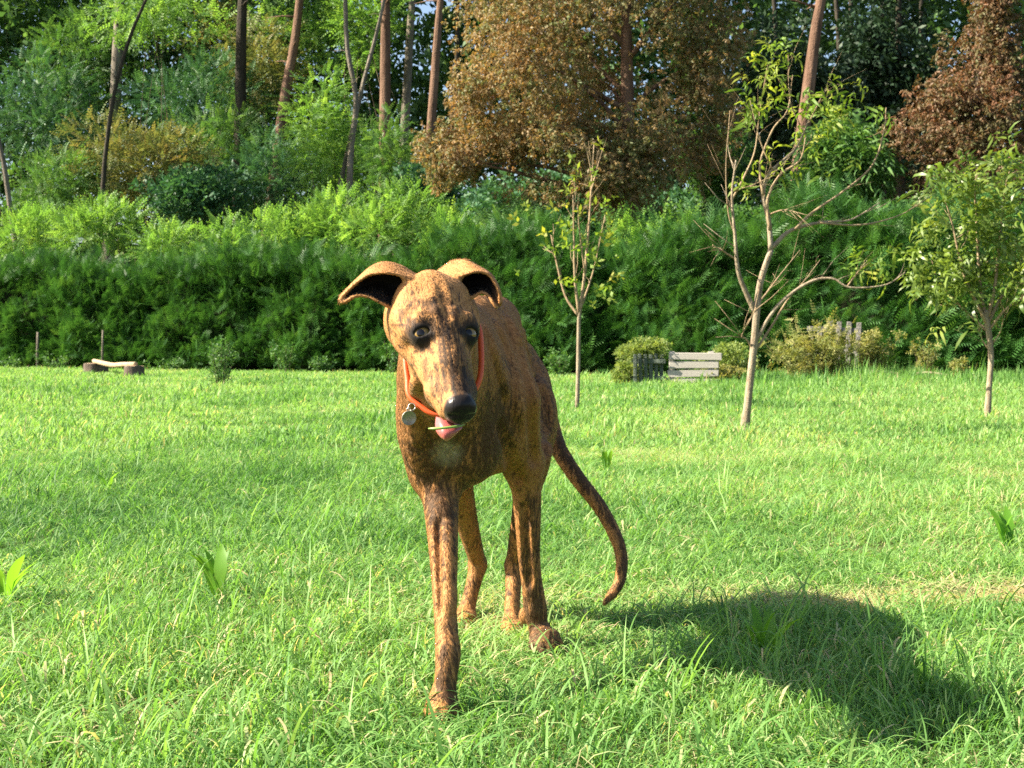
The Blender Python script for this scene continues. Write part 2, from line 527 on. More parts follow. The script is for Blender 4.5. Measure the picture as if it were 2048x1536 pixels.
def lumps(c, r, n, rng, k=14, lump=.42, shell=.35, flat_bottom=None):
    """Points and outward directions over an uneven heap of lumps that fills an ellipsoid (c, r)."""
    c = np.asarray(c, float); r = np.asarray(r, float)
    d = vnorm(rng.normal(size=(k, 3))); rad = rng.random(k)**(1 / 2.2) * .72
    cc = d * rad[:, None]
    lr = lump * rng.uniform(.65, 1.25, k)
    w = lr**2 / (lr**2).sum()
    i = rng.choice(k, n, p=w)
    dd = vnorm(rng.normal(size=(n, 3)))
    f = 1 - shell * rng.random(n)**1.5
    p = cc[i] + dd * (lr[i] * f)[:, None]
    out = vnorm(dd * .8 + vnorm(p) * .5)
    return c + p * r, vnorm(out * r.min() / r), cc * r + c

BARK = {}
def bark_material(name, c1, c2, scale=6, stretch=.15, bands=False):
    if name in BARK: return BARK[name]
    m = NT(name); co = m.coord('Object')
    n = m.noise(m.mapping(co, (1, 1, stretch)), scale, 5, .65)
    n2 = m.noise(co, scale * 5, 3)
    c = m.mix(m.ramp(n, [(.35, 0.0), (.65, 1.0)]), c1, c2)
    c = m.mix(m.math('MULTIPLY', n2, .35), c, tuple(x * .45 for x in c1))
    b = m.n('ShaderNodeBsdfPrincipled'); m.set(b.inputs['Base Color'], c)
    b.inputs['Roughness'].default_value = .9; b.inputs['Specular IOR Level'].default_value = .15
    m.set(b.inputs['Normal'], m.bump(m.math('ADD', n, m.math('MULTIPLY', n2, .4)), .7, .6 / scale))
    BARK[name] = m.surf(b.outputs[0]); return BARK[name]

FROND, FROND2 = T_frond(6, .35), T_frond(4, .22, .14, .28)
SPRAY = T_spray()
CLUST = [T_cluster(6, seed=i) for i in range(2)]
HANG = T_cluster(6, .55, .20, 5, .9)
LANCE = T_lance()

GREEN_BRIGHT = leaf_material('robinia_leaf', [(.062, .150, .034), (.108, .230, .050), (.170, .310, .070), (.25, .36, .085)], .42, 1.4)
GREEN_MID = leaf_material('wood_leaf', [(.032, .090, .026), (.058, .145, .038), (.095, .195, .048), (.15, .24, .06)], .35, 1.3)
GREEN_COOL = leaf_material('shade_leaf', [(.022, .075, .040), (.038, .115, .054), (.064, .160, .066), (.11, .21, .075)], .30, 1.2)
OLIVE = leaf_material('olive_leaf', [(.058, .115, .036), (.098, .155, .048), (.150, .190, .062), (.21, .21, .08), (.27, .21, .09)], .34, 1.25, warm=(1.2, 1.0, .55))
RUST = leaf_material('rust_leaf', [(.080, .135, .042), (.120, .160, .055), (.170, .170, .070), (.215, .150, .076), (.30, .215, .085), (.245, .125, .074)], .38, 1.2, nscale=.55, warm=(1.25, .95, .5))
RUST_DARK = leaf_material('dark_rust_leaf', [(.060, .085, .030), (.105, .105, .040), (.140, .095, .046), (.180, .095, .052), (.20, .095, .056)], .28, 1.2, nscale=.6, warm=(1.25, .9, .5))
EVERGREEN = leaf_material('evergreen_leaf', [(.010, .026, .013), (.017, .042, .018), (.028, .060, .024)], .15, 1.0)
HEDGE_LEAF = leaf_material('hedge_spray', [(.015, .054, .016), (.030, .098, .023), (.056, .152, .032), (.110, .225, .050)], .28, 1.3, nscale=1.6, rough=.5)
SAP_LEAF = leaf_material('sapling_leaf', [(.075, .150, .022), (.13, .22, .030), (.22, .27, .04), (.36, .32, .05)], .45, 1.4, nscale=2)
PEACH_LEAF = leaf_material('peach_leaf', [(.055, .110, .022), (.100, .165, .032), (.165, .230, .045), (.25, .29, .06)], .40, 1.4, nscale=2, rough=.4, spec=.45)
WEED_LEAF = leaf_material('weed_leaf', [(.11, .15, .04), (.18, .21, .06), (.27, .26, .09), (.36, .30, .14)], .35, 1.3, nscale=3)
PINE_NEEDLE = leaf_material('pine_needle', [(.015, .040, .016), (.028, .062, .024), (.045, .085, .03)], .15, 1.0)

def leaves_obj(name, T, pos, dirs, scale, mat, parent, rng, roll=.5, origin=None, rnd=None):
    n = len(pos)
    sc = scale * rng.uniform(.65, 1.3, n)
    v, q, t, r = stamp(T, pos, frames(dirs, rng, roll=roll), sc, rng.random(n) if rnd is None else rnd)
    if origin is not None: v = v - np.asarray(origin)
    o = obj(name, mesh_np(name, v, q, t, {'rnd': r}), mat, parent)
    o['kind'] = 'stuff'
    return o

def branchy(base, tops, r0, rng, rnd_mid=.25, r1=.12):
    """Stems from base to each lump centre."""
    mb = MB(); base = np.asarray(base, float)
    for tp in tops:
        mid = base * .45 + tp * .55 + rng.normal(0, 1, 3) * np.linalg.norm(tp - base) * .07
        low = base + (mid - base) * .3 + np.array((0, 0, .1)) * np.linalg.norm(tp - base)
        mb.tube([base + rng.normal(0, r0 * .8, 3) * (1, 1, 0), low, mid, tp], [r0, r0 * .75, r0 * .5, r0 * r1], 5, n=9)
    return mb

STEM = bark_material('stem_bark', (.10, .075, .05), (.19, .16, .11), 8)
def bush(name, label, group, u, v, rx, ry, d, T, mat, n, size, seed, cat='bush', k=14, shell=.4, lump=.42, up=.35, stems=6, depth_ratio=.8, roll=.55):
    """A bush whose outline in the photo is centred on (u, v) with half-axes rx, ry pixels, standing at depth d."""
    rng = np.random.default_rng(seed)
    c = P(u, v, d); r = np.array((rx, max(rx * depth_ratio, ry * .5), ry)) * d / FPX
    bz = float(ground_z(c[0], c[1]))
    pos, out, cen = lumps(c, r, n, rng, k, lump, shell)
    ok = pos[:, 2] > bz + .03; pos, out = pos[ok], out[ok]
    base = np.array((c[0], c[1], bz))
    root = empty(name, base); tag(root, label, cat, group)
    dirs = out + rng.normal(0, .45, out.shape) + np.array((0, 0, up))
    leaves_obj('crown', T, pos, dirs, size, mat, root, rng, roll, base)
    st = branchy(base, cen[rng.permutation(len(cen))[:stems]], .012 + .012 * r[2], rng)
    st.v = [x - base for x in st.v]; st.build('stem', STEM, root)
    return root

# ================================================================== hedge
def build_hedge():
    rng = np.random.default_rng(21)
    root = empty('hedge', (0.0, 26.0, 0.0)); o0 = np.array(root.location)
    tag(root, 'long dense dark green conifer hedge along the far edge of the lawn', 'hedge')
    L0, L1 = -13.0, 36.0                                # along the line from HA; the view takes in 0..25
    def top(s): return 2.50 + .18 * np.sin(s * .9) + .12 * np.sin(s * 2.3 + 1) + .55 * (vnoise(s * 1.3, s * 0 + 3, 4) - .5) + .30 * (vnoise(s * 3.7, s * 0 + 7, 14) - .5)
    def face(s, z):
        a = .16 * np.sin(s * 1.9 + z * 1.1) + .20 * (vnoise(s * 1.5, z * 1.6 + 9, 12) - .5) * 2 + .10 * (vnoise(s * 4, z * 4, 13) - .5) * 2
        return a - .25 * sm(z, 2.0, 2.75) * 1.2 - .35 * sm(-z, -.35, 0)
    N1 = 36000
    s = rng.uniform(L0, L1, N1); dens = rng.random(N1)
    z = rng.uniform(.02, 1.0, N1) * top(s)
    lay = rng.random(N1)**1.4 * .55 + .30 * sm(vnoise(s * 1.1 + 40, z * 2.2 + 3, 41), .55, .85)
    off = face(s, z) - lay
    p = np.stack([HA[0] + HD[0] * s + HN[0] * off, HA[1] + HD[1] * s + HN[1] * off, z], 1)
    slant = rng.normal(.62, .38, N1)
    d = np.stack([HN[0] * .45 + HD[0] * slant, HN[1] * .45 + HD[1] * slant, rng.normal(.55, .28, N1)], 1)
    # the top
    N2 = 9000
    s2 = rng.uniform(L0, L1, N2); w = rng.uniform(-1.3, .2, N2)
    z2 = top(s2) + rng.uniform(-.30, .10, N2) + .45 * rng.random(N2)**7
    p2 = np.stack([HA[0] + HD[0] * s2 + HN[0] * w, HA[1] + HD[1] * s2 + HN[1] * w, z2], 1)
    d2 = np.stack([rng.normal(0, .5, N2) + HN[0] * .3, rng.normal(0, .5, N2) + HN[1] * .3, rng.uniform(.4, 1.2, N2)], 1)
    pos, dirs = np.vstack([p, p2]), np.vstack([d, d2])
    leaves_obj('foliage', SPRAY, pos, dirs, .36, HEDGE_LEAF, root, rng, .7, o0)
    # the twiggy inside: a lumpy dark body set back from the sprays
    ss = np.linspace(L0, L1, 260); zz = np.linspace(.0, 1, 14)
    S, Z = np.meshgrid(ss, zz, indexing='ij'); ZZ = Z * (top(S) - .28)
    O = face(S, ZZ) - .42
    v = np.stack([HA[0] + HD[0] * S + HN[0] * O, HA[1] + HD[1] * S + HN[1] * O, ZZ], -1)
    vb = v + np.array((-HN[0], -HN[1], 0)) * 1.0
    n = 14; V = np.vstack([v.reshape(-1, 3), vb.reshape(-1, 3)]); m = len(ss) * n
    i, j = np.meshgrid(np.arange(len(ss) - 1), np.arange(n - 1), indexing='ij')
    q = np.stack([i * n + j, (i + 1) * n + j, (i + 1) * n + j + 1, i * n + j + 1], -1).reshape(-1, 4)
    i1 = np.arange(len(ss) - 1); tq = np.stack([i1 * n + n - 1, (i1 + 1) * n + n - 1, (i1 + 1) * n + n - 1 + m, i1 * n + n - 1 + m], -1)
    body = mesh_np('branches', V - o0, np.vstack([q, q[:, ::-1] + m, tq]), None, {'rnd': np.zeros(len(V))}, True)
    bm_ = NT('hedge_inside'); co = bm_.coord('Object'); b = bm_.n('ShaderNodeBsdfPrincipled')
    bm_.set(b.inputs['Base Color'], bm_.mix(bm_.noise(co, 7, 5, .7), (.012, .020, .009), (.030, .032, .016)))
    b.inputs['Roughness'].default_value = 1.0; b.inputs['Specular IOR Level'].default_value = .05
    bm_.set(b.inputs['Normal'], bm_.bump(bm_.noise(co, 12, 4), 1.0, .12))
    obj('branches', body, bm_.surf(b.outputs[0]), root)
build_hedge()

# ================================================================== wood behind the hedge
FEATHER_AT = ['beside the slim bent trunk', 'behind the log seat', 'below the olive bush', 'behind the young shrub', 'below the cool green bush',
              'at the crooked slim trunk', 'below the reddish pines', 'touching the brown tree skirt', 'past the slim bent trunk']
FEATHER = 'light green feathery bushes above the hedge'
for i, (u, v, rx, ry, dd) in enumerate([(50, 478, 115, 62, 3.2), (195, 462, 95, 72, 3.6), (330, 492, 85, 52, 2.6), (455, 490, 95, 52, 2.4), (570, 480, 90, 58, 2.6),
                                         (680, 460, 95, 75, 3.2), (790, 452, 100, 78, 3.0), (900, 478, 85, 58, 2.6), (-110, 470, 90, 70, 3.4)]):
    d = hedge_depth(u) + dd
    bush('feathery_bush', 'light green feathery bush over the hedge, ' + FEATHER_AT[i], FEATHER, u, v, rx, ry, d, FROND, GREEN_BRIGHT, int(rx * ry * .115), .36, 100 + i, k=12, up=.5)
WOODB = [
    ('leafy_bush', 'green leafy bush at the foot of the slender trunk by the left woods edge'.replace('left ', ''), 95, 375, 125, 95, 40, FROND, GREEN_MID, 1.0, .40),
    ('olive_bush', 'yellowing olive bush arching behind the slim leaning trunk', 300, 330, 165, 112, 41, FROND2, OLIVE, 1.25, .36),
    ('shade_bush', 'dark green bush hanging below the yellowing olive bush', 400, 410, 130, 80, 40, CLUST[0], GREEN_COOL, .9, .34),
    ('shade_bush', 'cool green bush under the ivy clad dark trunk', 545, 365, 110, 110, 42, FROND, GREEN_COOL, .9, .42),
    ('leafy_bush', 'tall light green feathery shrub wrapped round the crooked trunk', 650, 290, 85, 150, 38.5, FROND, GREEN_BRIGHT, .95, .38),
    ('shade_bush', 'broad cool green thicket above the olive bush', 420, 195, 165, 105, 49, FROND, GREEN_COOL, .95, .46),
    ('leafy_bush', 'wide blue green thicket at the outer end of the wood', 85, 225, 165, 120, 49, FROND, GREEN_COOL, .95, .46),
    ('leafy_bush', 'tall soft green tree crown beside the bare grey pine trunk', 95, 70, 180, 115, 54, FROND, GREEN_MID, .9, .50),
    ('leafy_bush', 'olive green leafy top around the ivy clad dark trunk', 520, 130, 110, 125, 50, FROND2, OLIVE, .8, .44),
    ('leafy_bush', 'pale yellow green sprays overhanging the gap between pines', 330, 30, 170, 55, 46, FROND2, GREEN_BRIGHT, .7, .42),
    ('leafy_bush', 'yellow green sprays hanging along the thin pale trunks', 735, 60, 75, 110, 45, FROND2, GREEN_BRIGHT, .75, .40),
    ('leafy_bush', 'mid green bush between the brown tree and reddish pines', 790, 330, 85, 115, 42, FROND, GREEN_MID, .9, .40),
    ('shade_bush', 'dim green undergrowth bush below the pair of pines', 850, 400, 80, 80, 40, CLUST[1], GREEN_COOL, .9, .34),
    ('leafy_bush', 'rounded green bush at the brown tree skirt', 1425, 345, 75, 95, 31, CLUST[0], GREEN_MID, .9, .24),
    ('laurel_bush', 'bright glossy green laurel-like bush behind the bare sapling', 1665, 375, 115, 112, 27.5, LANCE, GREEN_MID, .85, .26),
    ('leafy_bush', 'mid green bush peeping over the hedge beside the laurel-like bush', 1790, 470, 120, 72, 25.0, CLUST[1], GREEN_MID, 1.0, .22),
    ('leafy_bush', 'fresh green bush over the hedge below the brown tree', 1310, 480, 110, 55, 27.0, FROND2, GREEN_BRIGHT, .9, .28),
    ('leafy_bush', 'green bush over the hedge behind the forked sapling', 1500, 470, 100, 60, 26.2, CLUST[0], GREEN_MID, .9, .22),
    ('leafy_bush', 'dense green bush rising behind the leafy peach tree', 1960, 470, 120, 95, 23.6, CLUST[1], GREEN_MID, 1.0, .20),
    ('leafy_bush', 'green shrub tucked under the hanging brown branches', 1060, 470, 110, 60, 27.6, FROND, GREEN_MID, .9, .30),
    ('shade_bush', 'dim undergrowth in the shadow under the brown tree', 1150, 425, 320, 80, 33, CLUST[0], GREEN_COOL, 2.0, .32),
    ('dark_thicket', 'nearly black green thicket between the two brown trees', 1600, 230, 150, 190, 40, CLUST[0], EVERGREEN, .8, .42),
]
for i, (nm, lb, u, v, rx, ry, d, T, mt, dn, sz) in enumerate(WOODB):
    bush(nm, lb, None, u, v, rx, ry, d, T, mt, int(rx * ry * .10 * dn * (.34 / sz)**.7) + 250, sz, 200 + i, k=16, up=.3, shell=.5)

def tree(name, label, group, trunk_pts, tr, limbs, crown, T, mat, n, size, seed, bark, cat='tree', k=26, lump=.34, up=.0, shell=.6, hang=0.0, roll=.6):
    """A tree: tapered trunk through trunk_pts, limbs out to the crown's lumps, leaves over the lumps."""
    rng = np.random.default_rng(seed)
    tp = np.array(trunk_pts, float)
    base = tp[0].copy()
    root = empty(name, base); tag(root, label, cat, group)
    mb = MB(); mb.tube(tp - base, tr, 12, n=26)
    mb.build('trunk', bark, root)
    if isinstance(crown, tuple): crown = [(crown[0], crown[1], 1.0)]
    parts_ = [lumps(c, np.asarray(r, float), int(n * w), rng, max(6, int(k * w)), lump, shell) for c, r, w in crown]
    pos, out, cen = (np.vstack([q_[i] for q_ in parts_]) for i in range(3))
    cen = cen[rng.permutation(len(cen))]
    if limbs:
        for e in cen[:limbs]:
            lb = MB()
            f = np.clip((e[2] - base[2]) / (tp[-1][2] - base[2]) - .12, .15, .95)
            kk = f * (len(tp) - 1); i = int(min(kk, len(tp) - 2)); a = tp[i] + (tp[i + 1] - tp[i]) * (kk - i)
            mid = a * .5 + e * .5 + np.array((0, 0, .06)) * np.linalg.norm(e - a) + rng.normal(0, .05, 3) * np.linalg.norm(e - a)
            lb.tube(np.array([a, mid, e]) - base, [tr[0] * .32, tr[0] * .2, tr[0] * .06], 6, n=8)
            lb.build('limb', bark, root)
    dirs = out + rng.normal(0, .5, out.shape) + np.array((0, 0, up - hang))
    leaves_obj('crown', T, pos, dirs, size, mat, root, rng, roll, base)
    return root

RED_BARK = bark_material('pine_bark', (.105, .060, .040), (.24, .150, .105), 5, .18)
GREY_BARK = bark_material('grey_bark', (.11, .095, .075), (.26, .225, .18), 5, .2)
DARK_BARK = bark_material('dark_bark', (.030, .026, .020), (.070, .060, .045), 5, .2)
def gpt(u, d):
    x = (u - 1024) * d / FPX; return np.array((x, d, float(ground_z(x, d)) - .05))
# the two brown trees
tree('brown_tree', 'broad rust and olive leaved tree in early autumn colour behind the hedge', None,
     [gpt(1262, 29), P(1262, 420, 29), P(1255, 200, 29), P(1250, -50, 29), P(1235, -330, 29)], [.22, .19, .15, .10, .03], 22,
     [(P(1110, 40, 28.6), (2.9, 2.6, 3.3), .30), (P(950, 285, 28.2), (1.55, 1.6, 1.75), .14), (P(1180, 320, 28.0), (2.7, 1.8, 1.7), .22),
      (P(1395, 120, 29.0), (1.55, 1.7, 3.0), .20), (P(1230, -140, 29.0), (2.2, 2.2, 2.6), .14)], HANG, RUST, 21000, .17, 31, RED_BARK, k=120, lump=.30, hang=.8, shell=.9)
tree('red_brown_tree', 'dark reddish brown tree with spiky tops beside the dense green bush', None,
     [gpt(1950, 27), P(1952, 330, 27), P(1960, 120, 27), P(1965, -60, 27)], [.14, .11, .07, .02], 14,
     [(P(1962, 60, 27), (1.0, 1.1, 2.1), .24), (P(1895, 235, 26.8), (1.5, 1.5, 1.35), .26), (P(2030, 210, 27.2), (1.6, 1.5, 2.2), .26), (P(1960, 345, 26.6), (2.4, 1.6, .95), .24)], HANG, RUST_DARK, 9500, .165, 33, DARK_BARK, k=64, lump=.32, hang=.25, shell=.85)

def pine(label, pts, w, d, bark, seed, group=None, crown=True, name='pine_tree'):
    """A tall bare trunk drawn through photo points; its crown stands above the frame."""
    rng = np.random.default_rng(seed)
    P3 = [P(u, v, d) for u, v in pts]
    low = P3[-1]; sl = (P3[-1] - P3[-2]) / max(P3[-2][2] - P3[-1][2], .1)
    bz = float(ground_z(low[0], low[1])) - .1
    foot = low + sl * (low[2] - bz); foot[2] = bz
    up_ = P3[0] + (P3[0] - P3[1]) / max(P3[0][2] - P3[1][2], .1) * 5.0
    tp = [foot] + P3[::-1] + [up_]
    r = w * .5 * d / FPX; k = len(tp)
    root = empty(name, foot); tag(root, label, 'tree', group)
    mb = MB(); mb.tube(np.array(tp) - foot, np.linspace(r * 1.15, r * .55, k), 10, n=30)
    # dead branch stubs
    for j in range(rng.integers(2, 6)):
        f = rng.uniform(.45, .95); i = int(f * (k - 1)); a = np.array(tp[i]) + (np.array(tp[i + 1]) - tp[i]) * (f * (k - 1) - i) - foot
        ang = rng.random() * 2 * PI; e = a + np.array((math.cos(ang), math.sin(ang), rng.uniform(-.1, .5))) * rng.uniform(.4, 1.4)
        mb.tube([a, (a + e) / 2 + (0, 0, .05), e], [r * .22, r * .14, r * .04], 5)
    mb.build('trunk', bark, root)
    if crown:
        c = np.array(up_) + (0, 0, .5)
        pos, out, cen = lumps(c, np.array((2.0, 2.0, 2.0)), 500, rng, 14, .4, .6)
        leaves_obj('crown', CLUST[0], pos, out + rng.normal(0, .4, out.shape), .55, PINE_NEEDLE, root, rng, .6, foot)
    return root
pine('grey brown pine trunk standing among soft green crowns', [(244, -60), (238, 40), (233, 150)], 22, 50, GREY_BARK, 1)
pine('dark ivy clad trunk with broken side branch in the wood', [(488, -60), (483, 60), (480, 260)], 24, 46, DARK_BARK, 2)
pine('leaning brown pine trunk beside the ivy clad dark trunk', [(606, -60), (590, 80), (572, 180), (556, 300)], 22, 45, RED_BARK, 3)
pine('stout reddish pine trunk nearest the brown tree gap'.replace('nearest', 'bordering'), [(772, -60), (771, 90), (770, 270)], 24, 44, RED_BARK, 4)
pine('pale sunlit pine trunk, thinner of the close pair', [(828, -60), (820, 70), (812, 210)], 18, 46, GREY_BARK, 5)
pine('sunlit pine trunk touching the brown tree crown', [(886, -60), (876, 60), (866, 200)], 18, 42, RED_BARK, 6)
pine('tall leaning pine trunk above the laurel-like bush', [(1652, -60), (1632, 60), (1615, 190), (1598, 330)], 28, 34, RED_BARK, 7)
pine('crooked slim trunk with dark lower bark inside feathery shrub', [(690, -40), (694, 90), (712, 200), (702, 300), (697, 420)], 13, 38, GREY_BARK, 8, name='slim_tree')
pine('thin forked pale trunk curving towards the reddish pine', [(775, -30), (755, 60), (728, 160), (712, 230)], 9, 38.2, GREY_BARK, 9, name='slim_tree')
pine('slim dark leaning trunk rising over the olive bush', [(300, -20), (262, 70), (232, 170), (212, 300), (204, 400)], 9, 37.5, DARK_BARK, 10, name='slim_tree')
pine('slim bent trunk at the outer end of the hedge', [(-30, 180), (-8, 260), (8, 330), (24, 440)], 10, 37, GREY_BARK, 11, name='slim_tree')
DTR = 'thin dark trunks in the shade between the brown trees'
for i, (u0, u1, vb) in enumerate([(1545, 1552, 330), (1702, 1690, 360), (1760, 1768, 330), (1800, 1790, 300), (1842, 1835, 330), (1668, 1682, 250), (915, 905, 250)]):
    pine('thin dark trunk of a shaded tree with sky showing past it', [(u0, -60), ((u0 + u1) / 2 + 4, 120), (u1, vb)], 11, 47 + i % 3, DARK_BARK, 40 + i, DTR, False, 'shaded_tree')
tree('dark_evergreen', 'tall dark evergreen tree in deep shade beside the red brown tree', None,
     [gpt(1800, 44), P(1800, 200, 44), P(1795, -100, 44)], [.2, .15, .06], 8, (P(1790, 150, 44), np.array((2.4, 2.2, 5.0))), CLUST[1], EVERGREEN, 2600, .46, 51, DARK_BARK, hang=.3)

# the mass of the wood further back, with holes where the sky shows
for i, (lb, u, v, rx, ry, d, T, mt, dn, sz) in enumerate([
    ('soft green crown filling the gap beside the slim leaning trunk', 200, 130, 150, 130, 52, FROND, GREEN_MID, .8, .5),
    ('yellow green crown over the leaning brown pine', 600, 60, 130, 90, 52, FROND2, GREEN_BRIGHT, .6, .46),
    ('pale olive green crown between the ivy trunk and leaning pine', 420, 70, 110, 100, 53, FROND2, OLIVE, .7, .46),
    ('soft green shrub on the bank under the stout reddish pine', 700, 330, 120, 110, 45, FROND, GREEN_MID, .8, .42),
    ('light green crown low on the bank behind the dark bush', 470, 300, 140, 90, 46, FROND, GREEN_MID, .8, .44)]):
    bush('leafy_bush', lb, None, u, v, rx, ry, d, T, mt, int(rx * ry * .10 * dn * (.34 / sz)**.7) + 250, sz, 260 + i, k=18, up=.3, shell=.6)
def far_wood():
    rng = np.random.default_rng(77)
    N = 52000
    u = rng.uniform(-1000, 2900, N); d = rng.uniform(52, 66, N)
    v = rng.uniform(-420, 570, N)
    hole = vnoise(u / 46.0, v / 60.0, 31) * .6 + vnoise(u / 17.0 + 5, v / 22.0, 32) * .4
    thin = .30 * np.exp(-((u - 855) / 60)**2 - ((v - 70) / 110)**2) + .22 * np.exp(-((u - 1730) / 45)**2 - ((v - 90) / 110)**2) + .10 * np.exp(-((u - 1250) / 260)**2 - ((v - 60) / 140)**2)
    keep = hole + .42 * sm(v, 40, 200) + .40 * sm(-u, -800, -560) + .10 - thin > .34
    u, v, d = u[keep], v[keep], d[keep]
    pos = np.stack([(u - 1024) * d / FPX, d, CAMH + (VH - v) * d / FPX], 1)
    ok = pos[:, 2] > ground_z(pos[:, 0], pos[:, 1]) + .1; pos = pos[ok]
    n = len(pos)
    mat = leaf_material('far_leaf', [(.030, .075, .028), (.055, .125, .042), (.092, .175, .058), (.14, .22, .07)], .42, 1.2, nscale=.35)
    o = leaves_obj('far_wood', CLUST[0], pos, rng.normal(0, 1, (n, 3)) + (0, -.3, .3), .85, mat, None, rng, .7)
    tag(o, 'dim mass of leaves closing the wood far behind the trunks', 'wood', kind='stuff')
far_wood()
# ================================================================== saplings on the lawn
SAP_BARK = bark_material('sapling_bark', (.20, .155, .105), (.40, .33, .24), 30, .4)
TWIG_BARK = bark_material('twig_bark', (.26, .18, .11), (.42, .32, .20), 40, .3)
def sapling(name, label, d, trunk, tw, branches, leaf_spots, T, mat, size, seed, dz=.16):
    """trunk/branches: photo points (u, v) at depth d; a branch's own depth drifts by dz metres at its tip."""
    rng = np.random.default_rng(seed); px = d / FPX
    tp = np.array([P(u, v, d) for u, v in trunk]); tp[0, 2] = float(ground_z(tp[0, 0], d)) - .02
    base = tp[0].copy()
    root = empty(name, base); tag(root, label, 'tree')
    mb = MB(); mb.tube(tp - base, np.array(tw) * .5 * px, 12, n=24)
    mb.build('trunk', SAP_BARK, root)
    tips, segs = [], []
    for pts, w0, w1, drift in branches:
        n = len(pts)
        b3 = np.array([P(u, v, d + drift * dz * (i / (n - 1))) for i, (u, v) in enumerate(pts)])
        m = MB(); m.tube(b3 - base, np.linspace(w0, w1, n) * .5 * px, 7, n=max(8, n * 4))
        cat_ = catmull(b3, 16)
        for j in range(rng.integers(5, 10)):                      # side twigs
            k = rng.integers(5, 15); a = cat_[k]; dr = vnorm(cat_[k] - cat_[k - 1]) + rng.normal(0, .55, 3)
            e = a + vnorm(dr) * rng.uniform(.08, .34)
            m.tube(np.array([a, (a + e) / 2 + rng.normal(0, .01, 3), e]) - base, np.array((w1 * .8, w1 * .55, w1 * .25)) * .5 * px, 5)
            segs.append((a, e))
        m.build('branch', TWIG_BARK if w0 < 9 else SAP_BARK, root)
        segs += [(cat_[i], cat_[i + 1]) for i in range(4, 15)]
    # leaves
    pos, dirs = [], []
    S = np.array([(a + b) / 2 for a, b in segs]); SD = np.array([b - a for a, b in segs])
    for u, v, ru, rv, n in leaf_spots:
        for _ in range(n):
            p = P(u + rng.normal(0, ru * .5), v + rng.normal(0, rv * .5), d + rng.normal(0, .12))
            j = np.argmin(((S - p)**2).sum(1))
            pos.append(p * .75 + S[j] * .25); dirs.append(vnorm(SD[j]) * .6 + rng.normal(0, .7, 3) + (0, 0, -.1))
    leaves_obj('crown', T, np.array(pos), np.array(dirs), size, mat, root, rng, .6, base)
    return root

sapling('sapling', 'slender upright sapling with whitish stem and sparse yellow leaves', ground_depth(822),
        [(1154, 826), (1156, 760), (1157, 700), (1158, 640), (1160, 618)], [9.5, 8.5, 8, 7.5, 7.5],
        [([(1159, 625), (1168, 560), (1178, 450), (1183, 370), (1188, 290)], 8, 2, .2), ([(1158, 628), (1150, 560), (1148, 480), (1146, 390)], 7, 2, -.6),
         ([(1157, 632), (1130, 590), (1112, 520), (1102, 470)], 6, 2, .8), ([(1160, 620), (1178, 570), (1192, 520), (1210, 430)], 5, 1.5, 1.2),
         ([(1170, 545), (1160, 470), (1155, 410)], 4, 1.5, -1), ([(1183, 380), (1196, 330), (1205, 300)], 3, 1, .6), ([(1184, 350), (1176, 310), (1168, 285)], 3, 1, -.5)],
        [(1150, 470, 100, 90, 12), (1185, 500, 90, 120, 12), (1130, 500, 60, 80, 7), (1200, 420, 60, 80, 6), (1155, 400, 60, 60, 7), (1180, 330, 40, 60, 3), (1190, 590, 30, 50, 5)],
        CLUST[0], SAP_LEAF, .13, 61)
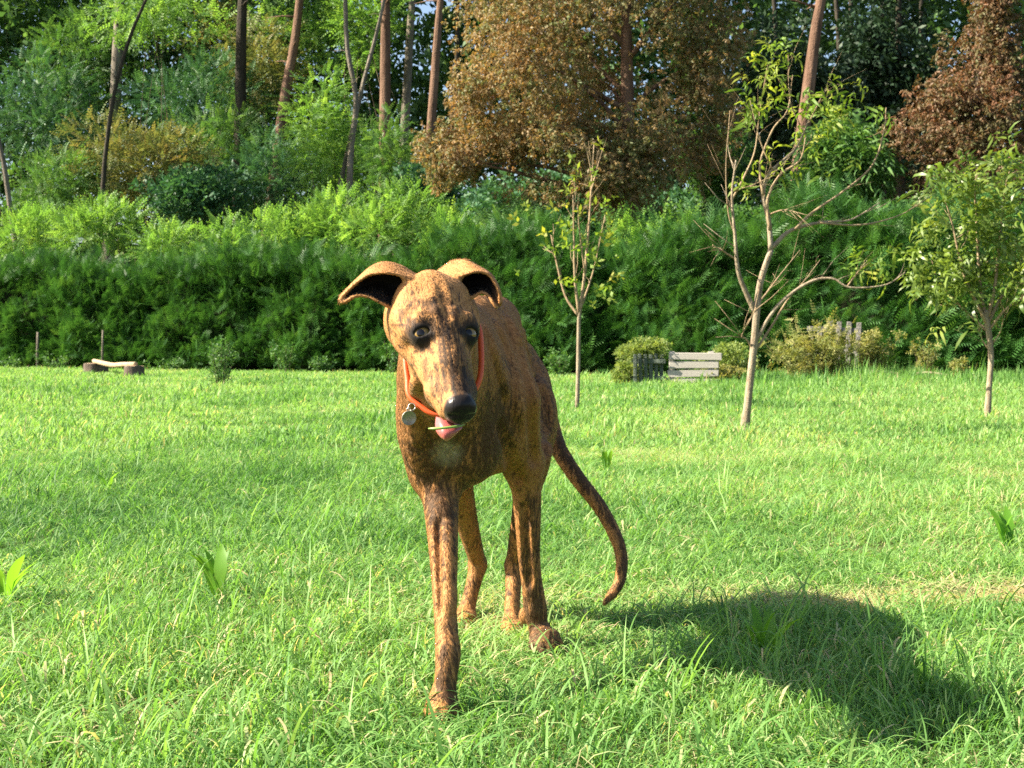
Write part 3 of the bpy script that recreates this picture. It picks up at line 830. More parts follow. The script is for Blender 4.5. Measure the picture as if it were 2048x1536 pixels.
sapling('forked_sapling', 'mostly bare forked sapling with pale trunk and few leaves on top shoots', ground_depth(868),
        [(1487, 874), (1494, 820), (1502, 745), (1509, 680), (1514, 618), (1522, 560), (1542, 500)], [22, 16, 15, 15, 14, 13, 11],
        [([(1511, 625), (1492, 585), (1476, 540), (1470, 470), (1464, 390), (1472, 320)], 12, 3, -.8),
         ([(1470, 470), (1456, 420), (1452, 330), (1460, 220)], 4, 1.2, -1), ([(1474, 520), (1450, 505), (1425, 490)], 4, 1.5, -.4),
         ([(1542, 500), (1537, 440), (1526, 385), (1545, 340), (1590, 300), (1618, 240)], 12, 3, .5),
         ([(1540, 460), (1535, 400), (1560, 350), (1600, 320), (1612, 270)], 8, 2, -.4), ([(1526, 390), (1520, 330), (1545, 260), (1575, 220), (1585, 150)], 6, 1.5, .8),
         ([(1545, 495), (1580, 462), (1640, 445), (1700, 440), (1760, 405)], 10, 2, 1), ([(1590, 458), (1625, 425), (1690, 380), (1745, 330), (1768, 260), (1772, 215)], 6, 1.5, .4),
         ([(1640, 445), (1720, 450), (1800, 430), (1865, 390)], 5, 1.2, 1.4), ([(1510, 685), (1545, 625), (1585, 585), (1630, 560), (1668, 558), (1700, 575), (1770, 570), (1810, 545)], 9, 2, -.8),
         ([(1695, 572), (1715, 545), (1735, 520)], 4, 1.2, -.5), ([(1512, 700), (1545, 650), (1575, 600), (1610, 560), (1640, 520)], 6, 1.2, .7),
         ([(1512, 612), (1530, 590), (1560, 550), (1600, 500)], 5, 1.2, 1.3), ([(1508, 702), (1494, 680), (1484, 670), (1500, 640), (1512, 615)], 4, 2.5, -.7),
         ([(1464, 400), (1490, 350), (1510, 300), (1520, 220), (1535, 130)], 5, 1.2, .3), ([(1468, 380), (1500, 372), (1550, 350)], 4, 1, -.3),
         ([(1535, 430), (1570, 420), (1620, 432)], 4, 1, -.9), ([(1618, 245), (1640, 200), (1655, 175)], 3, 1, .2), ([(1545, 340), (1520, 280), (1500, 200)], 4, 1, -.6),
         ([(1600, 250), (1580, 200), (1576, 110)], 3, 1, .1)],
        [(1525, 160, 50, 90, 17), (1510, 215, 45, 60, 9), (1645, 210, 70, 70, 18), (1610, 250, 60, 60, 7), (1735, 530, 45, 22, 14), (1700, 250, 40, 30, 5), (1768, 215, 10, 14, 3),
         (1545, 105, 25, 25, 6), (1650, 300, 50, 50, 8), (1505, 400, 30, 30, 3), (1560, 360, 50, 40, 4)],
        LANCE, SAP_LEAF, .095, 62)
rng_ = np.random.default_rng(8)
sapling('peach_tree', 'young leafy tree with drooping narrow leaves and pale trunk', ground_depth(842),
        [(1974, 848), (1978, 780), (1982, 710), (1976, 655), (1970, 620)], [15, 11.5, 11, 12, 12],
        [([(1975, 650), (1950, 600), (1925, 540), (1905, 450), (1890, 400)], 8, 2, -.8), ([(1972, 640), (1960, 570), (1955, 480), (1950, 380), (1955, 335)], 8, 2, .5),
         ([(1975, 640), (1990, 570), (2000, 470), (2010, 380), (2020, 340)], 8, 2, -.4), ([(1976, 645), (2005, 590), (2040, 530), (2075, 450)], 8, 2, .9),
         ([(1972, 660), (1940, 630), (1900, 590), (1860, 530)], 6, 2, 1.1), ([(1978, 660), (2010, 620), (2050, 590), (2100, 540)], 6, 2, -1.1),
         ([(1979, 700), (1965, 680), (1960, 660)], 4, 1.5, .4), ([(1983, 690), (2000, 665), (2006, 640)], 3, 1, -.6)],
        [(1960, 470, 135, 150, 62), (2010, 460, 145, 155, 64), (1900, 520, 85, 120, 34), (1965, 380, 105, 85, 22), (2060, 520, 115, 125, 44), (1860, 540, 45, 90, 20), (1920, 580, 70, 60, 24), (2040, 590, 80, 60, 24), (1970, 570, 120, 60, 40), (1940, 350, 40, 30, 14), (2020, 350, 50, 40, 22)],
        LANCE, PEACH_LEAF, .13, 63)

# ================================================================== small plants
def weeds(name, label, u, vb, w, h, T, mat, n, size, seed, group=None, d=None, stems=9, cat='plant'):
    """An upright many-stemmed weed: foot at (u, vb), w x h pixels."""
    rng = np.random.default_rng(seed); d = d or ground_depth(vb); px = d / FPX
    x0 = (u - 1024) * px; base = np.array((x0, d, float(ground_z(x0, d))))
    root = empty(name, base); tag(root, label, cat, group)
    mb = MB(); pos, dirs = [], []
    for i in range(stems):
        tx = rng.normal(0, w * .24) * px; ty = rng.normal(0, w * .18) * px; H_ = h * px * rng.uniform(.6, 1.05)
        pth = np.array([(tx * .35, ty * .35, -.02), (tx * .6, ty * .6, H_ * .5), (tx, ty, H_)])
        mb.tube(pth, [.006, .004, .0015], 5, n=7)
        cc_ = catmull(pth, 20)
        k = rng.integers(3, 20, max(2, n // stems)); pos.append(cc_[k] + rng.normal(0, w * px * .07, (len(k), 3)))
        dirs.append(rng.normal(0, .8, (len(k), 3)) + (0, 0, .5))
    mb.build('stems', STEM, root)
    pos = np.vstack(pos); dirs = np.vstack(dirs); pos[:, 2] = np.maximum(pos[:, 2], .02)
    leaves_obj('leaves', T, pos, dirs, size, mat, root, rng, .6)
    return root
weeds('young_shrub', 'small round young shrub on a short stem in the open lawn', 441, 776, 80, 92, CLUST[0], GREEN_MID, 230, .085, 71, cat='shrub', stems=12)
WEED_AT = ['just past the young shrub', 'by the stake behind the dog', 'beside the thin stake near the log seat', 'beyond the outermost stake', 'between log seat and young shrub', 'close to the dog neck',
           'behind the slender sapling', 'between slender sapling and creeper', 'behind the young shrub', 'between the stake and the dog']
HB_ = 'weeds at the foot of the hedge'
for i, (u, vb, w, h) in enumerate([(572, 748, 60, 60), (640, 750, 60, 30), (110, 742, 70, 26), (30, 742, 70, 24), (340, 746, 60, 20), (790, 756, 60, 70), (1120, 762, 60, 46)]):
    d = hedge_depth(u) - .55
    weeds('weed', 'straggly pale weed at the hedge foot ' + WEED_AT[i], u, vb, w, h, CLUST[i % 2], GREEN_MID, 110, .13, 80 + i, HB_, d, cat='weed')
weeds('tall_weed', 'fluffy yellow green tall weed in front of the leaning pallet', 1745, 765, 85, 92, CLUST[0], WEED_LEAF, 620, .10, 91, None, 20.6, 16, 'weed')
weeds('tall_weed', 'wide heap of dry yellow weeds beside the leaning pallet', 1635, 775, 190, 96, FROND2, WEED_LEAF, 900, .17, 92, None, 20.0, 34, 'weed')
weeds('tall_weed', 'leafy weed climbing in front of the leaning pallet slats', 1655, 770, 60, 118, CLUST[0], WEED_LEAF, 260, .10, 99, None, 20.5, 9, 'weed')
weeds('tall_weed', 'single upright grey green weed near the white pole', 1852, 772, 48, 72, CLUST[0], WEED_LEAF, 170, .09, 93, None, 20.2, 7, 'weed')
weeds('tall_weed', 'small loose weed at the end of the white pole', 1920, 780, 34, 44, CLUST[1], WEED_LEAF, 90, .09, 94, None, 19.8, 5, 'weed')

def creeper(label, u, v, rx, ry, d, n, seed, mat):
    r = bush('creeper', label, None, u, v, rx, ry, d, CLUST[0], mat, n, .085, seed, cat='creeper', k=12, shell=.5, up=.3, stems=7)
    return r
CREEP = leaf_material('creeper_leaf', [(.10, .165, .040), (.155, .225, .055), (.225, .28, .080), (.30, .32, .12)], .38, 1.3, nscale=3)
creeper('pale green creeper heaped over the slatted compost side', 1290, 706, 54, 26, 19.0, 900, 95, CREEP)
creeper('pale green creeper spilling to the grass beside the compost bin', 1255, 752, 34, 28, 18.8, 420, 96, CREEP)
creeper('green creeper covering the far end of the compost bin', 1452, 722, 62, 40, 19.6, 1000, 97, CREEP)
creeper('dull green growth spreading past the plank side of the bin', 1440, 762, 60, 24, 18.9, 500, 98, WEED_LEAF)

# plantains and broad blades in the lawn
def plantain(label, u, vb, h, n, seed, spread=.05):
    rng = np.random.default_rng(seed); d = ground_depth(vb); x0 = (u - 1024) * d / FPX
    base = np.array((x0, d, float(ground_z(x0, d))))
    root = empty('plantain', base); tag(root, label, 'plant', 'broad leaved weeds in the lawn')
    H_ = 1.45 * h * d / FPX
    for i in range(n):
        az = rng.random() * 2 * PI; t = np.linspace(0, 1, 8); L = H_ * rng.uniform(.65, 1.05); le = rng.uniform(.06, .38)
        dr = np.array((math.cos(az), math.sin(az), 0)); sd_ = np.array((-dr[1], dr[0], 0)) * math.cos(rng.normal(0, .5)) + dr * .3
        c_ = rng.uniform(-1, 1, 3) * (spread * .3, spread * .3, 0) + np.outer(t * L * le + t**3 * L * .22, dr) + np.outer(t * L * (1 - .30 * t * le * 2), (0, 0, 1.0))
        w = np.interp(t, [0, .25, .6, .88, 1], [.18, .55, 1.0, .62, .05]) * L * rng.uniform(.075, .12)
        fold = np.array((0, 0, 1.0)) * .25
        V = np.vstack([c_ - sd_ * w[:, None] + fold * w[:, None], c_, c_ + sd_ * w[:, None] + fold * w[:, None]])
        k = np.arange(7); q = np.vstack([np.stack([k, k + 1, k + 9, k + 8], 1), np.stack([k + 8, k + 9, k + 17, k + 16], 1)])
        obj('leaf', mesh_np('leaf', V, q, None, {'rnd': np.full(24, rng.random())}, True), PLANTAIN_MAT, root)
PLANTAIN_MAT = leaf_material('plantain_leaf', [(.070, .190, .018), (.120, .270, .026), (.190, .34, .040)], .48, 1.5, nscale=1, rough=.4)
plantain('clump of upright broad plantain leaves in the open lawn', 430, 1215, 118, 7, 301)
plantain('pair of broad leaves by the frame edge of the lawn'.replace('by the frame edge of', 'standing alone in'), 20, 1210, 90, 4, 302)
plantain('fan of narrow upright leaves in the shadow of the dog', 1525, 1330, 110, 6, 303)
plantain('thick upright leaf tuft on the sunny lawn past the dog tail', 2015, 1105, 72, 6, 304)
plantain('low leaf clump close behind the hanging tail', 1215, 945, 40, 5, 305)
plantain('bright leaf tuft beside the reaching foreleg', 640, 1060, 60, 4, 306)
plantain('small leaf tuft in the sunny middle of the lawn', 215, 985, 40, 4, 307)

# ================================================================== timber things
OLD_WOOD = NT('weathered_board'); _c = OLD_WOOD.coord('Object')
_g = OLD_WOOD.noise(OLD_WOOD.mapping(_c, (2, 60, 60)), 2.5, 5, .7); _n = OLD_WOOD.noise(_c, 4, 4)
_b = OLD_WOOD.n('ShaderNodeBsdfPrincipled')
OLD_WOOD.set(_b.inputs['Base Color'], OLD_WOOD.mix(_n, OLD_WOOD.mix(_g, (.24, .225, .20), (.44, .41, .37)), OLD_WOOD.mix(_g, (.19, .17, .15), (.36, .335, .30))))
_b.inputs['Roughness'].default_value = .85
OLD_WOOD.set(_b.inputs['Normal'], OLD_WOOD.bump(_g, .5, .01))
OLD_WOOD = OLD_WOOD.surf(_b.outputs[0])
GREEN_WOOD = bark_material('algae_board', (.055, .070, .055), (.115, .140, .115), 10, .2)
LOG_BARK = bark_material('log_bark', (.075, .055, .045), (.17, .13, .105), 14, .3)
CUT_WOOD = bark_material('cut_wood', (.34, .24, .15), (.50, .38, .25), 12, 1)

def board(L, W, T, rng, bev=.006):
    """A board along X with worn edges and a slightly ragged end."""
    bm = bmesh.new(); bmesh.ops.create_cube(bm, size=1)
    for v in bm.verts: v.co = (v.co.x * L, v.co.y * T, v.co.z * W)
    bmesh.ops.bevel(bm, geom=bm.edges[:], offset=bev, segments=1, affect='EDGES')
    for v in bm.verts: v.co.x += rng.normal(0, .006) * (abs(v.co.x) > L * .4); v.co.z += rng.normal(0, .003)
    me = bpy.data.meshes.new('board'); bm.to_mesh(me); bm.free(); return me

def put(o, loc, rot): o.location = loc; o.rotation_euler = rot; return o
rngw = np.random.default_rng(15)
# compost bin: a side of lying planks and a side of upright dark slats
dB = ground_depth(774); pxB = dB / FPX
bx0 = (1331 - 1024) * pxB
binr = empty('compost_bin', (bx0, dB, float(ground_z(bx0, dB))))
tag(binr, 'low compost bin of weathered grey pallet boards half hidden by creepers', 'compost bin')
yawp = math.radians(-9)
for i in range(4):
    L = .72 + rngw.uniform(-.03, .03); zc = .065 + i * .122
    put(obj('plank', board(L, .104, .022, rngw), OLD_WOOD, binr), (math.cos(yawp) * L / 2 + .02 + i * .014, math.sin(yawp) * L / 2, zc), (math.radians(-8), rngw.normal(0, .02), yawp))
for x_ in (.06, .62):
    put(obj('post', board(.50, .08, .07, rngw), OLD_WOOD, binr), (math.cos(yawp) * x_ + .04 - math.sin(yawp) * -.06 * 0, math.sin(yawp) * x_ + .055, .25), (0, PI / 2, yawp))
for i in range(6):
    x_ = -.055 - i * .078
    put(obj('slat', board(.46, .052, .018, rngw), GREEN_WOOD, binr), (x_, -.10 + .11 * (1 - i / 5) + .02, .23 + rngw.normal(0, .008)), (0, PI / 2 + rngw.normal(0, .03), math.radians(-12)))
put(obj('rail', board(.50, .06, .03, rngw), GREEN_WOOD, binr), (-.25, -.005, .36), (0, 0, math.radians(-12)))
put(obj('rail', board(.50, .06, .03, rngw), GREEN_WOOD, binr), (-.25, -.005, .12), (0, 0, math.radians(-12)))
# the pallet leaning against the hedge
dP = 20.9; pxP = dP / FPX; xP = (1664 - 1024) * pxP
pal = empty('leaning_pallet', (xP, dP, float(ground_z(xP, dP))))
PAL_WOOD = bark_material('pallet_board', (.12, .115, .105), (.25, .24, .22), 9, .2)
tag(pal, 'grey slatted pallet leaning upright against the hedge', 'pallet')
pal.scale = (1, 1, .90)
pal.rotation_euler = (math.radians(-9), math.radians(3), math.radians(-14))
for i in range(6):
    put(obj('slat', board(1.02 - .05 * (i < 2), .078, .02, rngw), PAL_WOOD, pal), (-.375 + i * .15 + rngw.normal(0, .006), 0, .50 - .09 * (i < 2) - .16 * (i < 1)), (0, PI / 2 + rngw.normal(0, .012), 0))
for z_ in (.12, .52, .90):
    put(obj('rail', board(.86, .09, .06, rngw), PAL_WOOD, pal), (0, .045, z_ - .04), (0, 0, 0))
# white poles lying at the hedge foot
for lb, a_, b_, r_ in (('long pale pole lying on the bank under the leaning pallet', (1708, 752, 20.3), (1800, 764, 20.0), .022), ('pale crooked pole lying below the upright weed', (1832, 760, 20.0), (1905, 770, 19.7), .02),
                        ('thin pale branch on the bank in front of dry weeds', (1600, 750, 20.2), (1700, 752, 20.2), .016)):
    A_, B_ = P(*a_), P(*b_); A_[2] = float(ground_z(A_[0], A_[1])) + .11; B_[2] = float(ground_z(B_[0], B_[1])) + .10
    m_ = MB(); m_.tube([A_, A_ * .6 + B_ * .4 + (0, 0, .03), B_], [r_, r_ * .9, r_ * .6], 8, n=12)
    tag(m_.build('pole', SAP_BARK, None, loc=tuple((A_ + B_) / 2)), lb, 'pole')
# log seat: two stumps and a slab across them
def stump(label, u, vb, w, h, seed):
    rng = np.random.default_rng(seed); d = ground_depth(vb); px = d / FPX; x0 = (u - 1024) * px
    root = empty('tree_stump', (x0, d, float(ground_z(x0, d)))); tag(root, label, 'stump')
    R0, H_ = w * px / 2, h * px; S = 20; a = np.arange(S) * 2 * PI / S
    wob = 1 + .07 * np.sin(a * 3 + seed) + rng.normal(0, .035, S)
    rows = [(-.03, 1.22), (.04, 1.10), (H_ * .4, 1.0), (H_ * .9, .97), (H_, .93)]
    V = np.vstack([np.stack([np.cos(a) * R0 * k * wob, np.sin(a) * R0 * k * wob, np.full(S, z) + rng.normal(0, .004, S)], 1) for z, k in rows])
    i, j = np.meshgrid(np.arange(4), np.arange(S), indexing='ij')
    q = np.stack([i * S + j, i * S + (j + 1) % S, (i + 1) * S + (j + 1) % S, (i + 1) * S + j], -1).reshape(-1, 4)
    obj('bark', mesh_np('bark', V, q, None, None, True), LOG_BARK, root)
    top = V[-S:]; c_ = np.array([(0, 0, H_ + .002)]); vv = np.vstack([top * (.995, .995, 1), c_])
    obj('cut_face', mesh_np('cut_face', vv, None, [(k, (k + 1) % S, S) for k in range(S)]), CUT_WOOD, root)
    return np.array((x0, d, H_ + float(ground_z(x0, d))))
s1 = stump('dark stump under the higher end of the wooden slab', 190, 750, 48, 24, 1)
s2 = stump('grey stump under the lower end of the wooden slab', 268, 757, 40, 26, 2)
mb_ = MB(); A_ = s1 + (-.02, 0, .05); B_ = s2 + (.03, 0, .035); M_ = (A_ + B_) / 2 + (0, 0, -.055)
mb_.tube([A_, A_ * .7 + B_ * .3 + (0, 0, -.04), M_, A_ * .3 + B_ * .7 + (0, 0, -.03), B_], [.045, .05, .05, .048, .04], 10, n=16)
tag(mb_.build('wood_slab', bark_material('peeled_wood', (.34, .24, .15), (.52, .40, .27), 12, .3), None, loc=tuple((A_ + B_) / 2)), 'sagging peeled wooden slab bridging the two stumps', 'slab')
# stakes of the old fence in the hedge
for i, (u, vt, vb, w) in enumerate([(205, 660, 738, 5), (75, 664, 736, 6)]):
    d = hedge_depth(u) - .35; px = d / FPX; x0 = (u - 1024) * px; z0 = float(ground_z(x0, d)); H_ = CAMH + (VH - vt) * px - z0
    m_ = MB(); m_.tube([(0, 0, -.05), (0, 0, H_ * .5), (.01, 0, H_)], [w * px / 2, w * px / 2, w * px / 2.3], 8)
    o = m_.build('stake', GREY_BARK, None); o.location = (x0, d, z0)
    tag(o, 'thin grey stake in the hedge face ' + ('above the log seat', 'farther out than the log seat', 'near the slender sapling', 'between young shrub and dog')[i], 'stake', 'old stakes along the hedge')
# ================================================================== the dog
class Field:
    """A signed-distance field on a grid; shapes are blended into it one by one."""
    def __init__(self, lo, hi, h):
        self.lo = np.array(lo, float); self.h = h
        self.n = np.ceil((np.array(hi) - self.lo) / h).astype(int) + 1
        self.a = np.full(self.n, 0.5, np.float32)
    def box(self, lo, hi):
        i0 = np.clip(np.floor((np.array(lo) - self.lo) / self.h).astype(int), 0, self.n)
        i1 = np.clip(np.ceil((np.array(hi) - self.lo) / self.h).astype(int) + 1, 0, self.n)
        sl = tuple(slice(a, b) for a, b in zip(i0, i1))
        g = [(self.lo[k] + np.arange(i0[k], i1[k]) * self.h).astype(np.float32) for k in range(3)]
        return sl, g[0][:, None, None], g[1][None, :, None], g[2][None, None, :]
    def blend(self, sl, d, k, sub=False):
        a = self.a[sl]
        if sub:
            d = -d; h = np.maximum(k - np.abs(a - d), 0) / k
            self.a[sl] = np.maximum(a, d) + h * h * k * 0.25
        else:
            h = np.maximum(k - np.abs(a - d), 0) / k
            self.a[sl] = np.minimum(a, d) - h * h * k * 0.25
    def cone(self, a, b, ra, rb, k=0.02, side=None, ks=1.0, sub=False, pad=0.0):
        """Rounded cone from a to b; its section is stretched ks times along `side`."""
        a = np.asarray(a, float); b = np.asarray(b, float)
        m = max(ra, rb) * max(ks, 1) + k + 3 * self.h + pad
        sl, x, y, z = self.box(np.minimum(a, b) - m, np.maximum(a, b) + m)
        ab = b - a; L2 = float(ab @ ab) + 1e-12
        px, py, pz = x - a[0], y - a[1], z - a[2]
        t = np.clip((px * ab[0] + py * ab[1] + pz * ab[2]) / L2, 0, 1)
        qx, qy, qz = px - t * ab[0], py - t * ab[1], pz - t * ab[2]
        if side is not None:
            s = np.asarray(side, float); s = s - ab * (s @ ab) / L2; s = s / np.linalg.norm(s)
            c = (qx * s[0] + qy * s[1] + qz * s[2]) * (1.0 / ks - 1.0)
            qx, qy, qz = qx + c * s[0], qy + c * s[1], qz + c * s[2]
        self.blend(sl, np.sqrt(qx * qx + qy * qy + qz * qz) - (ra + (rb - ra) * t), k, sub)
    def chain(self, pts, rs, k=0.02, **kw):
        for i in range(len(pts) - 1):
            self.cone(pts[i], pts[i + 1], rs[i], rs[i + 1], k, **kw)
    def limb(self, pts, rs, k=0.02, n=None, **kw):
        """One limb: a smooth path of overlapping cones, united first and then blended into the body."""
        n = n or len(pts) * 5
        t = np.linspace(0, 1, len(pts)); tt = np.linspace(0, 1, n)
        pp = catmull(pts, n); rr = catmull(np.asarray(rs)[:, None], n)[:, 0]
        m = max(rr) + k + 4 * self.h
        lo, hi = pp.min(0) - m, pp.max(0) + m
        sub = Field(self.lo + np.floor((lo - self.lo) / self.h) * self.h, hi, self.h)
        for i in range(n - 1): sub.cone(pp[i], pp[i + 1], rr[i], rr[i + 1], .0015, pad=k, **kw)
        i0 = np.round((sub.lo - self.lo) / self.h).astype(int)
        s0 = np.maximum(-i0, 0); i1 = np.minimum(i0 + sub.n, self.n); i0c = np.maximum(i0, 0)
        sl = tuple(slice(a, b) for a, b in zip(i0c, i1))
        ss = tuple(slice(a, a + (c - b)) for a, b, c in zip(s0, i0c, i1))
        self.blend(sl, sub.a[ss], k)
    def ell(self, c, r, k=0.03, axes=None, sub=False):
        c = np.asarray(c, float); r = np.asarray(r, float)
        A = np.eye(3) if axes is None else np.array([v / np.linalg.norm(v) for v in np.asarray(axes, float)])
        m = np.sqrt(((A * r[:, None])**2).sum(0)) + k + 3 * self.h
        sl, x, y, z = self.box(c - m, c + m)
        px, py, pz = x - c[0], y - c[1], z - c[2]
        k0 = 0; k1 = 0
        for i in range(3):
            w = px * A[i, 0] + py * A[i, 1] + pz * A[i, 2]
            k0 = k0 + (w / r[i])**2; k1 = k1 + (w / r[i]**2)**2
        k0 = np.sqrt(k0); k1 = np.sqrt(k1) + 1e-9
        self.blend(sl, k0 * (k0 - 1) / k1, k, sub)
    def dots(self, pts, r, k):
        for p in pts:
            m = r + k + 2 * self.h
            sl, x, y, z = self.box(p - m, p + m)
            d = np.sqrt((x - p[0])**2 + (y - p[1])**2 + (z - p[2])**2) - r
            self.blend(sl, d, k)
    def mesh(self):
        import openvdb
        g = openvdb.FloatGrid(0.5)
        g.copyFromArray(self.a)
        v, q = g.convertToQuads(0.0)
        return v.astype(float) * self.h + self.lo, q.astype(int)

# ---- head frame: F to the nose, S to the dog's own left, U out of the forehead
HF = vnorm((0.24, -0.625, -0.745)); HS = vnorm((0.934, 0.358, 0.0)); HU = vnorm(np.cross(HF, HS))
if HU[2] < 0: HU = -HU
HO = P(867, 603, 1.87)
AX = (HF, HS, HU)
def H(f, s, u): return HO + HF * f + HS * s + HU * u
EYES = [H(0.0695, -0.0325, 0.007), H(0.0695, 0.0330, 0.007)]
EYE_R = 0.0145

def ear_points(secs, d0, nt=60, ns=36):
    A = np.array([[P(u, v, d0 + dd) for (u, v, dd) in s] for s in secs])       # (T, 4, 3)
    rows = np.stack([catmull(A[:, j], nt) for j in range(A.shape[1])], 1)      # (nt, 4, 3)
    return np.stack([catmull(r, ns) for r in rows])                            # (nt, ns, 3)
EAR_A = [[(806, 626, .012), (812, 590, .03), (832, 552, .02), (826, 562, -.005)],
         [(779, 615, -.006), (786, 577, .034), (800, 533, .02), (797, 550, -.014)],
         [(756, 603, -.010), (760, 566, .036), (768, 526, .016), (767, 546, -.018)],
         [(733, 593, -.010), (735, 569, .030), (742, 536, .010), (738, 550, -.016)],
         [(710, 593, -.012), (712, 580, .012), (715, 560, .002), (713, 566, -.012)],
         [(694, 602, -.012), (690, 594, -.002), (688, 588, -.004), (690, 588, -.010)],
         [(684, 605, -.010), (682, 602, -.008), (681, 599, -.008), (683, 598, -.010)]]
EAR_B = [[(905, 590, .004), (900, 570, .03), (876, 545, .03), (900, 562, -.004)],
         [(926, 592, -.006), (922, 570, .036), (902, 526, .032), (922, 552, -.010)],
         [(943, 596, -.008), (943, 570, .038), (928, 522, .026), (944, 545, -.014)],
         [(961, 586, -.004), (961, 570, .030), (954, 534, .018), (962, 544, -.010)],
         [(974, 590, -.006), (978, 573, .018), (983, 553, .008), (980, 552, -.008)],
         [(985, 605, -.012), (991, 592, .004), (998, 583, .000), (996, 580, -.010)],
         [(993, 615, -.012), (996, 612, -.006), (1001, 607, -.006), (1000, 605, -.010)]]

def build_dog_field(h=0.0019):
    f = Field((-0.27, 1.66, -0.02), (0.27, 3.00, 0.73), h)
    # trunk
    f.ell(P(940, 800, 2.31), (.080, .130, .142), .05)
    f.ell(P(975, 772, 2.46), (.078, .170, .135), .06)
    f.ell(P(1000, 742, 2.64), (.048, .140, .084), .03)
    f.ell(P(1026, 772, 2.79), (.062, .095, .085), .03)
    f.cone(P(952, 640, 2.30), P(985, 640, 2.52), .040, .038, .06)
    f.cone(P(985, 645, 2.52), P(1028, 715, 2.78), .034, .034, .05)
    f.ell(P(925, 872, 2.215), (.066, .075, .085), .05)
    # neck
    sx = (1, 0, 0)
    f.cone(P(866, 668, 1.925), P(882, 718, 1.995), .078, .088, .025, side=sx, ks=.55)
    f.cone(P(888, 728, 2.085), P(908, 745, 2.20), .100, .115, .03, side=sx, ks=.66)
    f.cone(P(908, 745, 2.20), P(940, 770, 2.33), .115, .125, .05, side=sx, ks=.62)
    f.limb([P(858, 690, 2.05), P(843, 765, 2.12), P(848, 850, 2.18)], [.028, .036, .034], .035)
    f.cone(P(935, 720, 2.14), P(1000, 800, 2.26), .026, .030, .05)
    f.ell(P(803, 640, 1.935), (.026, .045, .042), .03)
    f.ell(P(925, 640, 1.985), (.024, .045, .042), .03)
    # shoulders
    f.ell(P(852, 850, 2.205), (.034, .060, .085), .04)
    f.ell(P(1016, 815, 2.31), (.036, .062, .105), .05)
    f.cone(P(985, 640, 2.36), P(1030, 800, 2.26), .022, .030, .03)
    f.cone(P(1030, 800, 2.26), P(1047, 925, 2.385), .036, .033, .03)
    f.cone(P(855, 835, 2.15), P(868, 945, 2.23), .034, .036, .04)
    # foreleg that reaches forward
    L = [(872, 935, 2.225), (880, 985, 2.20), (885, 1060, 2.155), (888, 1130, 2.12), (890, 1200, 2.085), (893, 1265, 2.055),
         (896, 1305, 2.035), (893, 1345, 2.022), (888, 1385, 2.015)]
    R = [.037, .032, .0262, .0222, .0186, .0178, .0196, .0176, .0172]
    f.limb([P(*p) for p in L], R, .03, side=sx, ks=.94)
    f.cone(P(876, 975, 2.26), P(882, 1040, 2.19), .022, .014, .02)
    paw(f, P(884, 1412, 2.005), .85)
    # the other foreleg
    L = [(1046, 925, 2.39), (1053, 985, 2.40), (1056, 1050, 2.41), (1058, 1110, 2.42), (1063, 1160, 2.43), (1068, 1196, 2.437),
         (1071, 1222, 2.44), (1076, 1250, 2.442), (1083, 1268, 2.436)]
    R = [.034, .0275, .0235, .0205, .0192, .0205, .0215, .0178, .0180]
    f.limb([P(*p) for p in L], R, .03, side=sx, ks=.95)
    f.cone(P(1056, 930, 2.425), P(1056, 995, 2.43), .017, .010, .02)
    paw(f, P(1091, 1279, 2.42), .98)
    f.ell(P(1047, 1232, 2.452), (.008, .008, .014), .012)                   # dew claw pad
    # hind legs
    def hind(hip, stifle, hock, foot, pawc, sgn):
        hip, stifle, hock, foot = (P(*q) for q in (hip, stifle, hock, foot))
        f.cone(hip, stifle, .066, .036, .025, side=sx, ks=.62)
        f.cone(hip + (0, .04, -.02), stifle + (0, .055, -.02), .050, .024, .04, side=sx, ks=.7)
        mid = stifle * .55 + hock * .45
        f.limb([stifle + (0, 0, .02), stifle, mid + (0, .012, 0), hock + (0, -.004, .012)], [.036, .033, .023, .0150], .03)
        f.cone(mid + (0, .03, .04), hock + (0, .012, .014), .013, .008, .02)
        f.ell(hock + (0, .010, .004), (.0145, .020, .021), .014)
        f.limb([hock, hock * .45 + foot * .55, foot], [.0165, .0142, .0150], .012)
        paw(f, P(*pawc), .95)
    hind((1064, 785, 2.765), (1066, 915, 2.565), (1028, 1136, 2.70), (1024, 1235, 2.635), (1026, 1258, 2.605), 1)
    hind((992, 785, 2.755), (908, 945, 2.545), (955, 1134, 2.735), (934, 1220, 2.705), (928, 1238, 2.68), -1)
    f.ell(P(1079, 838, 2.70), (.037, .072, .082), .02)
    # tail
    T = [(1066, 750, 2.88), (1096, 840, 2.89), (1116, 895, 2.855), (1150, 950, 2.82), (1198, 1012, 2.79), (1230, 1070, 2.765),
         (1243, 1115, 2.75), (1240, 1160, 2.735), (1225, 1187, 2.725), (1209, 1206, 2.72)]
    tr = np.interp(np.linspace(0, 1, 40), np.linspace(0, 1, 10), [.027, .0205, .0170, .0158, .0142, .0128, .0116, .0104, .0088, .004])
    tp = catmull([P(*p) for p in T], 40)
    f.limb(tp, tr, .03, 60)
    # ribs and hip bones, faint
    for i in range(7):
        d = 2.385 + i * .030
        w = .0735 - max(0, d - 2.46) * .09
        c = P(975, 772, 2.46) * (1 - (d - 2.46) / .18) + P(1012, 745, 2.64) * ((d - 2.46) / .18)
        c = np.array((c[0], d, c[2]))
        for s in (-1, 1):
            f.chain([c + (s * w * .72, .0, .092), c + (s * w, .022, .01), c + (s * w * .80, .035, -.07)], [.0035, .0045, .003], .016)
    # ---- head
    f.ell(H(.014, 0, -.002), (.052, .041, .040), .03, AX)
    f.ell(H(-.022, 0, .000), (.026, .024, .022), .03, AX)
